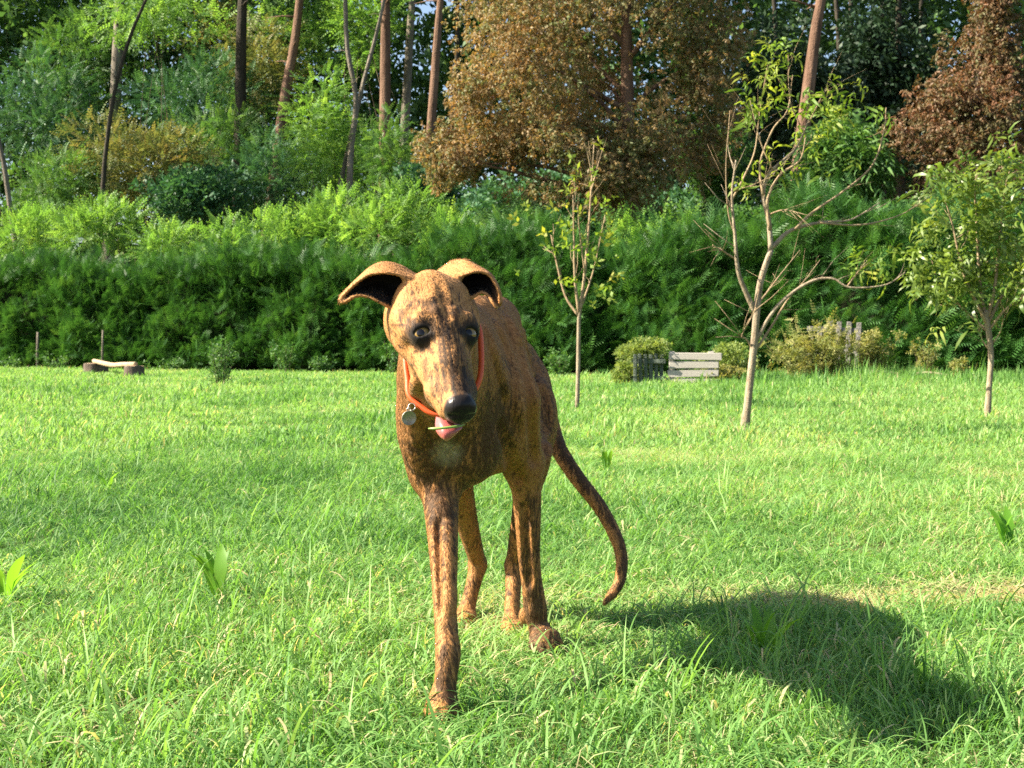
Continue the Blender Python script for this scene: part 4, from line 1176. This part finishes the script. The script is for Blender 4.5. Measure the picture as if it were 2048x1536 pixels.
    f.ell(H(.028, 0, -.030), (.060, .046, .045), .03, AX)
    for s in (-1, 1):
        f.ell(H(.016, s * .0355, -.028), (.040, .0235, .034), .03, AX)
        f.cone(H(.040, s * .037, -.036), H(.110, s * .022, -.036), .015, .013, .02)           # cheeks
        f.cone(H(.052, s * .044, -.006), H(.026, s * .050, -.010), .012, .012, .02)
        f.ell(H(.053, s * .029, .0185), (.014, .018, .0115), .010, AX)           # brow
        f.cone(H(.085, s * .0225, -.020), H(.150, s * .0175, -.027), .0185, .0168, .014)   # lips
        f.cone(H(.150, s * .0175, -.027), H(.180, s * .0120, -.024), .0168, .0148, .012)
    f.cone(H(.045, 0, -.004), H(.184, 0, -.007), .0255, .0178, .02, side=HS, ks=.98)   # bridge of the nose
    f.cone(H(.060, 0, .014), H(.120, 0, .005), .014, .013, .025)
    # lower jaw, a gap below the lips
    f.cone(H(.020, 0, -.056), H(.100, 0, -.056), .025, .017, .02, side=HS, ks=1.1)
    f.cone(H(.100, 0, -.056), H(.168, 0, -.050), .018, .0115, .01, side=HS, ks=1.15)
    for s in (-1, 1):
        f.cone(H(.088, s * .040, -.043), H(.178, s * .020, -.042), .0035, .0042, .004, sub=True)
    f.cone(H(.150, 0, -.043), H(.185, 0, -.042), .0052, .0062, .004, side=HS, ks=2.2, sub=True)
    # frown folds
    for s, a in ((-1, .006), (1, .006), (-1, .014), (1, .014)):
        f.cone(H(.046, s * a, .0305), H(.082, s * (a + .003), .0185), .0035, .003, .008)
    f.cone(H(-.01, 0, .0445), H(.058, 0, .0385), .0030, .0048, .012, sub=True)
    # nose leather
    f.ell(H(.191, 0, -.006), (.0135, .0175, .0155), .010, AX)
    f.ell(H(.198, 0, -.017), (.0095, .0150, .012), .010, AX)
    for s in (-1, 1): f.ell(H(.193, s * .012, -.008), (.010, .0085, .011), .006, AX)
    for s in (-1, 1):
        f.cone(H(.209, s * .0082, -.006), H(.203, s * .0175, -.010), .0042, .0030, .003, sub=True)
    f.cone(H(.212, 0, -.004), H(.213, 0, -.026), .0012, .0012, .003, sub=True)
    # eyes: lid bulge, then the opening
    for e, s in zip(EYES, (-1, 1)):
        f.ell(e - HU * .002, (.0150, .0170, .0150), .014, AX)
        out = vnorm(HU * .80 + HF * .30 + HS * s * .34)
        f.ell(e + out * .0115 + HF * .0012, (.0056, .0112, .0130), .0025, (vnorm(HF - out * (HF @ out)), vnorm(np.cross(out, HF)), out), sub=True)
        f.cone(e - HF * .0085 + out * .0075 - HS * .008, e - HF * .0090 + out * .0075 + HS * .008, .0050, .0050, .006)
    # ears
    for E, d0 in ((EAR_A, 1.862), (EAR_B, 1.915)):
        g = ear_points(E, d0)
        f.dots(g.reshape(-1, 3), .0020, .0012)
    f.cone(H(-.010, -.030, .004), P(826, 590, 1.90), .020, .011, .018)
    f.cone(H(-.010, .030, .004), P(898, 566, 1.95), .020, .011, .018)
    # surface relief where the photo shows it: muscle and rib ridges, folds (depth found on the body itself)
    def skin(u, v_, inset=0.0):
        rd = P(u, v_, 1.0) - np.array((0, 0, CAMH)); t = np.arange(1.66, 2.98, .002)
        p = np.array((0, 0, CAMH)) + t[:, None] * rd
        i = np.clip(np.round((p - f.lo) / f.h).astype(int), 0, f.n - 1)
        w = np.where(f.a[i[:, 0], i[:, 1], i[:, 2]] < 0)[0]
        return p[w[0]] + rd * inset if len(w) else None
    def line(pts, r, k, sub=False, inset=0.0):
        q = [skin(u, v_, inset) for u, v_ in catmull(np.array(pts, float), 24)]
        q = np.array([x for x in q if x is not None])
        for _ in range(6): q[1:-1] = .25 * q[:-2] + .5 * q[1:-1] + .25 * q[2:]
        for a, b in zip(q[:-1], q[1:]):
            if np.linalg.norm(a - b) < .12: f.cone(a, b, r, r, k, sub=sub)
    line([(990, 650), (1012, 700), (1032, 765), (1040, 830)], .0035, .014, inset=.001)
    line([(1012, 640), (1035, 690), (1050, 750)], .0035, .014, inset=.001)
    line([(965, 655), (990, 720), (1012, 790)], .0030, .014, inset=.001)
    line([(1046, 690), (1058, 780), (1066, 870), (1070, 925)], .0050, .016, True)
    line([(1000, 850), (1020, 910), (1032, 960)], .0040, .018, True)
    line([(835, 760), (828, 820), (838, 880)], .0040, .018, inset=.001)
    line([(879, 1040), (881, 1120), (884, 1220)], .0018, .014, True)
    line([(896, 1050), (898, 1130), (899, 1220)], .0022, .016, inset=.0015)
    line([(1048, 1010), (1052, 1090), (1058, 1170)], .0026, .012, True)
    line([(1085, 780), (1095, 840), (1090, 900)], .0045, .020, True)
    return f

def paw(f, c, s=1.0):
    """A paw with four toes at c (top of the foot), facing the viewer."""
    c = np.asarray(c, float)
    f.ell(c + (0, -.006 * s, -.002), (.0245 * s, .032 * s, .022 * s), .026)
    for tx, ty in ((-.021, -.018), (-.0078, -.034), (.0082, -.034), (.021, -.018)):
        a = c + np.array((tx * .7, ty * .3, .008)) * s; b = c + np.array((tx * .95, ty, -.004)) * s
        f.cone(a, b, .011 * s, .0105 * s, .006)
        f.cone(b, b + np.array((0, -.012, -.008)) * s, .0095 * s, .006 * s, .005)

def fur_material(hairs=False):
    m = NT('brindle_hair' if hairs else 'brindle_coat')
    co = m.attr('root', True) if hairs else m.coord('Object')
    dark, white, black, pale, gloss, pink = (m.attr(k) for k in ('dark', 'white', 'black', 'pale', 'gloss', 'pink'))
    flow = m.attr('flow', True)
    base = m.mix(m.noise(co, 9, 4), (.410, .195, .070), (.315, .132, .042))
    base = m.mix(pale, base, (.50, .245, .078))
    # brindle: thin, broken, wavy dark streaks that run round the body
    st = m.n('ShaderNodeTexNoise'); st.inputs['Scale'].default_value = 1.0
    st.inputs['Detail'].default_value = 5; st.inputs['Roughness'].default_value = .62; st.inputs['Distortion'].default_value = .6
    m.set(st.inputs['Vector'], flow)
    brk = m.noise(co, 26, 3, .6)
    thr = m.math('ADD', m.math('MULTIPLY', dark, .40), m.math('MULTIPLY', m.math('SUBTRACT', brk, .5), .30))
    s = m.math('ADD', st.outputs[0], thr)
    smask = m.ramp(s, [(.59, 0.0), (.68, 1.0)])
    col = m.mix(m.math('MULTIPLY', smask, .84), base, (.038, .021, .012))
    white = m.math('MULTIPLY', white, m.ramp(m.noise(m.mapping(co, (1, 1, .4)), 75, 4, .7), [(.30, 0.0), (.55, 1.0)]))
    col = m.mix(white, col, (.44, .37, .27))
    hair = m.noise(m.mapping(co, (1, 1, .35)), 420, 2, .6)
    col = m.mix(m.math('MULTIPLY', m.math('SUBTRACT', hair, .42), .55, clamp=True), col, m.mix(.5, col, (.75, .55, .36)))
    col = m.mix(black, col, (.012, .010, .010))
    col = m.mix(pink, col, (.17, .055, .05))
    if hairs:
        one = m.attr('one')
        col = m.mix(one, m.mix(1.0, col, (.84, .83, .82), 'MULTIPLY'), m.mix(1.0, col, (1.24, 1.22, 1.20), 'MULTIPLY'))
        d = m.n('ShaderNodeBsdfPrincipled'); m.set(d.inputs['Base Color'], col)
        d.inputs['Roughness'].default_value = .6; d.inputs['Specular IOR Level'].default_value = .25
        m.set(d.inputs['Normal'], m.attr('skin', True))
        return m.surf(d.outputs[0])
    b = m.n('ShaderNodeBsdfPrincipled')
    m.set(b.inputs['Base Color'], col)
    rough = m.math('SUBTRACT', .70, m.math('MULTIPLY', gloss, .45))
    m.set(b.inputs['Roughness'], rough)
    b.inputs['Specular IOR Level'].default_value = .18
    b.inputs['Sheen Weight'].default_value = .12
    b.inputs['Sheen Roughness'].default_value = .4
    b.inputs['Sheen Tint'].default_value = (1, .82, .6, 1)
    hh = m.math('ADD', m.math('MULTIPLY', m.noise(m.mapping(co, (1, 1, .3)), 300, 3, .6), .5), m.math('MULTIPLY', m.noise(co, 45, 3), .5))
    m.set(b.inputs['Normal'], m.bump(hh, .35, .0035))
    return m.surf(b.outputs[0])

def smooth01(x, a, b):
    t = np.clip((x - a) / (b - a), 0, 1); return t * t * (3 - 2 * t)

def seg_dist(v, a, b):
    a = np.asarray(a, float); b = np.asarray(b, float); ab = b - a
    t = np.clip((v - a) @ ab / (ab @ ab), 0, 1)
    return np.linalg.norm(v - a - t[:, None] * ab, axis=1)

HAIRS = 240000
def build_dog():
    global DOG_FIELD
    f = DOG_FIELD = build_dog_field()
    v, q = f.mesh()
    N = len(v)
    # keep the largest piece only is not needed: every shape overlaps its neighbour
    rel = v - HO
    hf, hs, hu = rel @ HF, rel @ HS, rel @ HU
    is_head = smooth01(-np.linalg.norm((rel - HF * .08) , axis=1), -.20, -.13)
    dark = np.full(N, .055); black = np.zeros(N); white = np.zeros(N); pale = np.zeros(N); gloss = np.zeros(N); pink = np.zeros(N)
    # muzzle end and nose, eye rims, lips
    nose = smooth01(hf, .178, .186) * smooth01(hu, -.034, -.028) * smooth01(-hu, -.02, -.012)
    dn = np.linalg.norm(rel - HF * .196 + HU * .008, axis=1)
    nose = smooth01(-dn, -.0265, -.0225)
    black = np.maximum(black, nose); gloss = np.maximum(gloss, nose)
    for e in EYES:
        de = np.linalg.norm(v - e, axis=1)
        black = np.maximum(black, smooth01(-de, -.0235, -.0165))
        gloss = np.maximum(gloss, smooth01(-de, -.0145, -.0130) * .4)
        dark = np.maximum(dark, .50 * smooth01(-de, -.034, -.020))
    dark += .30 * is_head * smooth01(hf, .10, .19) * smooth01(hs, -.012, .012)
    dark += .30 * is_head * smooth01(-np.abs(hs - .002), -.018, -.004) * smooth01(hf, .03, .06) * smooth01(-hf, -.16, -.12) * (hu > -.02)
    dark += .09 * is_head * smooth01(hf, .0, .03) * smooth01(-hf, -.10, -.08)  # shade over the forehead and eyes, put into the coat as denser dark streaks
    dark += .10 * is_head * smooth01(hf, .11, .16)
    black = np.maximum(black, .72 * is_head * smooth01(hf, .085, .15) * smooth01(hs, -.004, .014) * smooth01(hu, -.040, -.030))
    lips = smooth01(-np.abs(hu + .041), -.008, -.004) * smooth01(hf, .075, .09) * is_head
    black = np.maximum(black, .85 * lips)
    pale = np.maximum(pale, is_head * .35)
    # face markings: hand-placed dark streaks (photo pixels give the place on the face)
    pu = 1024 + v[:, 0] / v[:, 1] * FPX; pv = VH + (CAMH - v[:, 2]) / v[:, 1] * FPX
    face = (is_head > .5) & (v[:, 1] < 1.90)
    wob = np.sin(pu * .9 + pv * .35) * 1.2 + np.sin(pv * .8) * .8
    for w_, st_, pl in ((5, .92, [(868, 598), (876, 625), (884, 650), (888, 690), (893, 730)]), (4, .9, [(893, 640), (897, 670), (899, 705), (905, 740)]),
                        (9, .75, [(856, 608), (866, 622)]), (6, .6, [(884, 592), (900, 610)]), (3, .8, [(878, 655), (880, 700), (884, 725)]),
                        (5, .7, [(910, 622), (915, 650)]), (3, .7, [(785, 650), (810, 652), (825, 658)]), (6, .75, [(838, 684), (846, 697)]),
                        (4, .7, [(852, 690), (864, 704)]), (9, .9, [(905, 740), (912, 775), (918, 800)]), (7, .8, [(926, 738), (932, 790)]),
                        (4, .6, [(850, 722), (852, 760)]), (4, .6, [(872, 728), (878, 790)]), (3, .5, [(862, 745), (866, 792)]),
                        (5, .7, [(888, 735), (893, 778)]), (6, .7, [(826, 752), (845, 790), (868, 826)]), (4, .6, [(800, 640), (815, 615), (830, 600)]),
                        (3, .5, [(812, 648), (825, 620), (845, 600)]), (3, .6, [(838, 628), (856, 624)]), (5, .6, [(925, 690), (930, 730)]),
                        (9, .98, [(854, 667), (862, 671)]), (8, .98, [(922, 661), (928, 665)]), (13, .9, [(922, 775), (928, 800)]), (5, .8, [(822, 664), (832, 673)]), (3, .6, [(915, 680), (917, 720)])):
        for a_, b_ in zip(pl[:-1], pl[1:]):
            A_, B_ = np.array(a_, float), np.array(b_, float); AB = B_ - A_
            t_ = np.clip(((pu - A_[0]) * AB[0] + (pv - A_[1]) * AB[1]) / (AB @ AB), 0, 1)
            dd_ = (np.hypot(pu - A_[0] - t_ * AB[0], pv - A_[1] - t_ * AB[1]) + wob) * .72
            black = np.where(face, np.maximum(black, st_ * .95 * smooth01(-dd_, -w_ * 1.15, -w_ * .45)), black)
    # ears: inside dark, by the side that looks into the cup
    me0 = mesh_np('tmp', v, q)
    nor = np.empty(N * 3, np.float32); me0.vertices.foreach_get('normal', nor); nor = nor.reshape(-1, 3)
    bpy.data.meshes.remove(me0)
    from mathutils.kdtree import KDTree
    for E, d0 in ((EAR_A, 1.862), (EAR_B, 1.915)):
        g = ear_points(E, d0)
        gt = np.gradient(g, axis=0); gs = np.gradient(g, axis=1)
        gn = vnorm(np.cross(gt, gs))
        cen = g.mean(1, keepdims=True); inw = vnorm(cen - g)
        gn = gn * np.sign((gn * np.array((0, -1.0, 0)))[10:42, 8:20].sum(-1).mean())
        P3, N3 = g.reshape(-1, 3), gn.reshape(-1, 3)
        edge = np.minimum(np.arange(36), 35 - np.arange(36)) / 17.5
        T3 = np.repeat(np.arange(60) / 59.0, 36); E3 = np.tile(edge, 60)
        kd = KDTree(len(P3))
        for i, p in enumerate(P3): kd.insert(p, i)
        kd.balance()
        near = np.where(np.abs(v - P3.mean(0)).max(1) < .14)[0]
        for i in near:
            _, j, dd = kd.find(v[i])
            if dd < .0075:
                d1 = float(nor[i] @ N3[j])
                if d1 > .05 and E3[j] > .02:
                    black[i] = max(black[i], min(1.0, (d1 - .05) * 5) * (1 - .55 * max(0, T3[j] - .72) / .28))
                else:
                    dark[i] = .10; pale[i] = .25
    # chest and throat
    dark -= .10 * smooth01(-np.linalg.norm((v - P(815, 780, 2.1)) * (1, .5, .7), axis=1), -.09, -.04) * (1 - is_head)
    ch = P(925, 900, 2.14)
    dch = np.linalg.norm((v - ch) * (1.0, .8, .75), axis=1)
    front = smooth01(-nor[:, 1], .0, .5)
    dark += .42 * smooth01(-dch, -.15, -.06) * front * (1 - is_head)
    dark += .16 * smooth01(-np.linalg.norm((v - P(985, 850, 2.2)) * (1, .7, .6), axis=1), -.09, -.03) * (1 - is_head)
    dwh = np.linalg.norm((v - P(893, 908, 2.13)) * (1.0, .8, .9), axis=1)
    wn_ = np.sin(v[:, 0] * 310) * np.sin(v[:, 2] * 270) * .006 + np.sin(v[:, 0] * 140 + v[:, 2] * 90) * .005
    white = np.maximum(white, .80 * smooth01(-dwh, -.036, -.006) * (1 - is_head))
    # legs: dark inner and lower streaks, black feet on the standing leg
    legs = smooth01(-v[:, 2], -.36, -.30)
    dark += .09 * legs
    for a, b, r, w in ((P(866, 960, 2.2), P(905, 1110, 2.12), .018, .20), (P(1062, 1010, 2.38), P(1072, 1200, 2.42), .016, .30),
                       (P(906, 1310, 2.02), P(903, 1400, 2.0), .020, .42), (P(1070, 1230, 2.42), P(1088, 1300, 2.39), .030, .40),
                       (P(960, 1120, 2.76), P(930, 990, 2.64), .022, .40), (P(1030, 1120, 2.72), P(1050, 1000, 2.64), .03, .30)):
        dark += w * smooth01(-seg_dist(v, a, b), -r * 1.6, -r * .6)
    # flanks and thighs brindled, tail dark on top
    thigh = smooth01(v[:, 1], 2.5, 2.65) * smooth01(v[:, 2], .25, .36)
    dark += .24 * thigh
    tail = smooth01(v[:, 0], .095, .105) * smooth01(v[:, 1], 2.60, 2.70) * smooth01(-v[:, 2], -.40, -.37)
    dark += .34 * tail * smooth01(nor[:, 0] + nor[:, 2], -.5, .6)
    pale = np.maximum(pale, .25 * legs * (1 - thigh))
    # stripe coordinates: on the body streaks run up and down, on the head along the face, on the legs along the bone
    body_c = np.stack([v[:, 1] * 135 + v[:, 0] * 120, v[:, 2] * 27, v[:, 0] * 95 - v[:, 1] * 25], 1)
    head_c = np.stack([hs * 230 + hf * 20, hf * 50, hu * 90], 1)
    w = is_head[:, None]
    flow = body_c * (1 - w) + head_c * w
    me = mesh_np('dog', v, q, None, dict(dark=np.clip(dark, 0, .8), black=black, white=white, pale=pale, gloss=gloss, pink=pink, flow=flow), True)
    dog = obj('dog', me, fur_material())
    # ---- the short coat: hairs laid back along the body
    rng = np.random.default_rng(5)
    p0, p1, p2, p3 = (v[q[:, k]] for k in range(4))
    ar = np.linalg.norm(np.cross(p2 - p0, p3 - p1), axis=1)
    NH = HAIRS
    fi = rng.choice(len(q), NH, p=ar / ar.sum())
    w = rng.random((NH, 2)); wt = np.stack([(1 - w[:, 0]) * (1 - w[:, 1]), w[:, 0] * (1 - w[:, 1]), w[:, 0] * w[:, 1], (1 - w[:, 0]) * w[:, 1]], 1)
    def at(arr): return (arr[q[fi]] * (wt[..., None] if arr.ndim == 2 else wt)).sum(1)
    root = at(v); nn = vnorm(at(nor)); bl, gl = at(black), at(gloss)
    ih = at(is_head)
    keep = gl < .15
    for e in EYES: keep &= np.linalg.norm(root - e, axis=1) > .018
    keep &= ~((np.abs((root - HO) @ HU + .043) < .009) & ((root - HO) @ HF > .08) & (ih > .5))
    root, nn, bl, ih, fi, wt = root[keep], nn[keep], bl[keep], ih[keep], fi[keep], wt[keep]
    n = len(root)
    back = np.where(ih[:, None] > .5, -HF * .9 + 0 * root, np.array((.12, .75, -.65)))
    lo_leg = smooth01(-root[:, 2], -.36, -.28)[:, None]
    back = back * (1 - lo_leg) + np.array((0, .15, -1.0)) * lo_leg
    back = back + rng.normal(0, .22, (n, 3))
    back = vnorm(back - nn * (back * nn).sum(1, keepdims=True))
    ln = np.where(ih > .5, .0036, .0070) * rng.uniform(.7, 1.25, n)
    a0 = root - nn * .0003
    a1 = root + (back * .62 + nn * .17) * ln[:, None] * .55
    a2 = root + (back * .98 + nn * .14) * ln[:, None]
    hc = bpy.data.hair_curves.new('coat')
    hc.add_curves([3] * n)
    pos = np.stack([a0, a1, a2], 1).reshape(-1, 3).astype(np.float32)
    hc.attributes['position'].data.foreach_set('vector', pos.ravel())
    ra = hc.attributes.get('radius') or hc.attributes.new('radius', 'FLOAT', 'POINT')
    ra.data.foreach_set('value', np.tile(np.array((.00028, .00023, .00006), np.float32), n))
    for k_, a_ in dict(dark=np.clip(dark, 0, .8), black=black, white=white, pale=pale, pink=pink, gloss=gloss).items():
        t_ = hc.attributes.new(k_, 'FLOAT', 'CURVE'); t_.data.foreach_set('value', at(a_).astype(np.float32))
    t_ = hc.attributes.new('one', 'FLOAT', 'CURVE'); t_.data.foreach_set('value', rng.random(n).astype(np.float32))
    for k_, a_ in dict(flow=flow, root=v, skin=nor.astype(float)).items():
        t_ = hc.attributes.new(k_, 'FLOAT_VECTOR', 'CURVE'); t_.data.foreach_set('vector', at(a_).astype(np.float32).ravel())
    coat = obj('coat', hc, fur_material(True), dog)
    return tag(dog, 'brindle brown sighthound with folded ears and orange collar walking over the lawn', 'dog')

dog = build_dog()

def principled(name, col, rough=.5, spec=.5, metal=0, **kw):
    m = NT(name); b = m.n('ShaderNodeBsdfPrincipled')
    b.inputs['Base Color'].default_value = (*col, 1); b.inputs['Roughness'].default_value = rough
    b.inputs['Specular IOR Level'].default_value = spec; b.inputs['Metallic'].default_value = metal
    for k, vv in kw.items(): b.inputs[k.replace('_', ' ')].default_value = vv
    return m.surf(b.outputs[0])

def eye_material():
    m = NT('amber_eye')
    sp = m.n('ShaderNodeSeparateXYZ'); m.set(sp.inputs[0], m.coord('Object'))
    r = m.math('SQRT', m.math('ADD', m.math('POWER', sp.outputs[0], 2.0), m.math('POWER', sp.outputs[1], 2.0)))
    k = m.math('DIVIDE', r, EYE_R)
    iris = m.mix(m.noise(m.coord('Object'), 500, 2), (.27, .175, .050), (.18, .105, .030))
    c = m.mix(m.ramp(k, [(.36, 0.0), (.42, 1.0)]), (.004, .003, .003), iris)
    c = m.mix(m.ramp(k, [(.80, 0.0), (.88, 1.0)]), c, (.012, .008, .006))
    b = m.n('ShaderNodeBsdfPrincipled'); m.set(b.inputs['Base Color'], c)
    b.inputs['Roughness'].default_value = .10; b.inputs['Specular IOR Level'].default_value = .45
    return m.surf(b.outputs[0])
EYE_MAT = eye_material()
def uv_sphere(name, r, seg=32, rings=20):
    bm = bmesh.new(); bmesh.ops.create_uvsphere(bm, u_segments=seg, v_segments=rings, radius=r)
    me = bpy.data.meshes.new(name); bm.to_mesh(me); bm.free()
    me.polygons.foreach_set('use_smooth', np.ones(len(me.polygons), bool)); return me
eye_me = uv_sphere('eye', EYE_R)
for e, s in zip(EYES, (-1, 1)):
    o = obj('eye', eye_me, EYE_MAT, dog)
    look = Vector(np.array((0.02, 0, CAMH - .12)) - e) + Vector(HS * s * .35) + Vector((0, 0, .55))
    o.rotation_mode = 'QUATERNION'
    o.location = e - HU * .0022 + HF * .0006; o.rotation_quaternion = look.to_track_quat('Z', 'Y')

# tongue: a curled lip of pink below the nose
def tongue_mesh():
    rows = [((872, 833, 1.745), (884, 836, 1.735), (905, 842, 1.735), (918, 846, 1.745)),
            ((870, 848, 1.738), (884, 850, 1.722), (906, 852, 1.724), (923, 850, 1.738)),
            ((872, 862, 1.732), (886, 866, 1.716), (908, 864, 1.718), (924, 857, 1.732)),
            ((880, 874, 1.730), (891, 878, 1.718), (907, 872, 1.722), (917, 864, 1.732)),
            ((888, 880, 1.732), (894, 882, 1.728), (903, 877, 1.730), (909, 871, 1.736))]
    A = np.array([[P(u_, v_, d_ + .045) for u_, v_, d_ in r] for r in rows])
    g = np.stack([catmull(A[:, j], 22) for j in range(4)], 1)
    g = np.stack([catmull(r, 22) for r in g])
    v = g.reshape(-1, 3); n = 22
    i, j = np.meshgrid(np.arange(n - 1), np.arange(n - 1), indexing='ij')
    q = np.stack([i * n + j, i * n + j + 1, (i + 1) * n + j + 1, (i + 1) * n + j], -1).reshape(-1, 4)
    return mesh_np('tongue', v, q, None, None, True)
def tongue_material():
    m = NT('wet_tongue'); co = m.coord('Object')
    c = m.mix(m.noise(co, 160, 3), (.46, .13, .12), (.33, .075, .075))
    b = m.n('ShaderNodeBsdfPrincipled'); m.set(b.inputs['Base Color'], c)
    b.inputs['Roughness'].default_value = .32; b.inputs['Subsurface Weight'].default_value = .15
    b.inputs['Subsurface Radius'].default_value = (.006, .002, .001)
    m.set(b.inputs['Normal'], m.bump(m.noise(co, 900, 2), .3, .001))
    return m.surf(b.outputs[0])
tg = obj('tongue', tongue_mesh(), tongue_material(), dog)
md = tg.modifiers.new('thick', 'SOLIDIFY'); md.thickness = .004; md.offset = 1

# collar: a round orange cord with a ring and a round metal tag
def collar():
    root = empty('dog_collar', P(880, 760, 2.05))
    l0 = np.array(root.location)
    tag(root, 'round orange cord collar with grey disc tag on the dog neck', 'collar')
    C0 = P(882, 745, 1.985); ax = vnorm((.10, .93, .06)); up = vnorm(np.array((0, .42, 1.0))); up = vnorm(up - ax * (up @ ax) * 0); sd = np.array((1.0, 0, 0))
    pts = []
    for k in range(48):
        th = 2 * PI * k / 48; dr = sd * math.cos(th) + up * math.sin(th)
        rr = np.arange(.03, .16, .001); sm = C0 + rr[:, None] * dr
        ii = np.clip(np.round((sm - DOG_FIELD.lo) / DOG_FIELD.h).astype(int), 0, DOG_FIELD.n - 1)
        val = DOG_FIELD.a[ii[:, 0], ii[:, 1], ii[:, 2]]
        w = np.where(val > 0)[0]
        pts.append(min(rr[w[0]] if len(w) else .12, .105) + .010 * max(0, math.cos(th)) ** 2)
    pts = np.array(pts)
    for _ in range(3): pts = .25 * np.roll(pts, 1) + .5 * pts + .25 * np.roll(pts, -1)
    th = 2 * PI * np.arange(48) / 48
    loop = C0 + (pts + .0035)[:, None] * (sd * np.cos(th)[:, None] + up * np.sin(th)[:, None])
    c = catmull(np.vstack([loop, loop[:1]]), 160)
    mb = MB(); v, q, t = tube_arrays(c, .0046, 12, False); mb.add(v, q, t)
    mat = NT('orange_cord'); co = mat.coord('Object')
    b = mat.n('ShaderNodeBsdfPrincipled')
    mat.set(b.inputs['Base Color'], mat.mix(mat.noise(co, 60, 3), (.72, .105, .022), (.58, .075, .016)))
    b.inputs['Roughness'].default_value = .48
    mat.set(b.inputs['Normal'], mat.bump(mat.noise(mat.mapping(co, (1, 1, 1)), 700, 2), .25, .001))
    mb.build('strap', mat.surf(b.outputs[0]), root).location = -l0
    steel = principled('worn_steel', (.42, .39, .34), .38, .5, .85)
    px = np.stack([1024 + c[:, 0] / c[:, 1] * FPX, VH + (CAMH - c[:, 2]) / c[:, 1] * FPX], 1)
    hang = c[np.argmin(((px - (829, 808))**2).sum(1))]
    tc = P(818, 836, hang[1] - .012)
    a = np.linspace(0, 2 * PI, 22)
    rp = tc + np.array((.004, .004, .0165)) + np.stack([np.cos(a) * .0052, np.sin(a) * .002, np.sin(a) * .0052], 1)
    mb = MB(); mb.tube(rp, .0010, 6); mb.build('split_ring', steel, root).location = -l0
    # disc tag, with a raised rim
    R_ = .0112; mb = MB()
    prof = [(0, .0008), (.0098, .0008), (.0103, .0014), (.0110, .0014), (.0113, .0), (.0110, -.0012), (0, -.0012)]
    S = 40; an = np.arange(S) * 2 * PI / S
    vv = np.array([(r * math.cos(x), -y, r * math.sin(x)) for r, y in prof for x in an])
    i, j = np.meshgrid(np.arange(len(prof) - 1), np.arange(S), indexing='ij')
    qq = np.stack([i * S + j, i * S + (j + 1) % S, (i + 1) * S + (j + 1) % S, (i + 1) * S + j], -1).reshape(-1, 4)
    mb.add(vv, qq)
    tagm = NT('engraved_steel'); co = tagm.coord('Object')
    sp = tagm.n('ShaderNodeSeparateXYZ'); tagm.set(sp.inputs[0], co)
    row = tagm.math('LESS_THAN', tagm.math('ABSOLUTE', tagm.math('SUBTRACT', tagm.math('FRACT', tagm.math('MULTIPLY', sp.outputs[2], 300)), .5)), .22)
    blot = tagm.ramp(tagm.noise(co, 900, 1), [(.5, 0.0), (.56, 1.0)])
    inr = tagm.math('LESS_THAN', tagm.math('ADD', tagm.math('MULTIPLY', tagm.math('ABSOLUTE', sp.outputs[0]), 1.0), tagm.math('MULTIPLY', tagm.math('ABSOLUTE', sp.outputs[2]), 2.0)), .0085)
    eng = tagm.math('MULTIPLY', tagm.math('MULTIPLY', row, blot), inr)
    b = tagm.n('ShaderNodeBsdfPrincipled')
    tagm.set(b.inputs['Base Color'], tagm.mix(tagm.math('MULTIPLY', eng, .6), (.30, .27, .22), (.62, .52, .40)))
    b.inputs['Metallic'].default_value = .55; b.inputs['Roughness'].default_value = .42
    tg_ = mb.build('disc_tag', tagm.surf(b.outputs[0]), root)
    tg_.location = tc - l0; tg_.rotation_euler = (math.radians(6), 0, math.radians(14))
    mb = MB(); ey = tc + np.array((0, 0, .0125)); rp = ey + np.stack([np.cos(a) * .003, a * 0, np.sin(a) * .003], 1)
    mb.tube(rp, .0009, 6); mb.build('tag_eyelet', steel, root).location = -l0
    return root
collar()

# the grass blade across the tongue
gb = MB()
cc = catmull([P(857, 857, 1.758), P(875, 857, 1.753), P(896, 855, 1.752), P(918, 852, 1.756), P(930, 849, 1.768)], 14)
gb.tube(cc, np.interp(np.linspace(0, 1, 14), [0, .15, .8, 1], [.0010, .0022, .0018, .0005]), 6)
blade_o = gb.build('grass_blade', principled('chewed_grass', (.17, .27, .06), .4), None)
tag(blade_o, 'loose green grass blade lying across the dog tongue', 'grass blade')
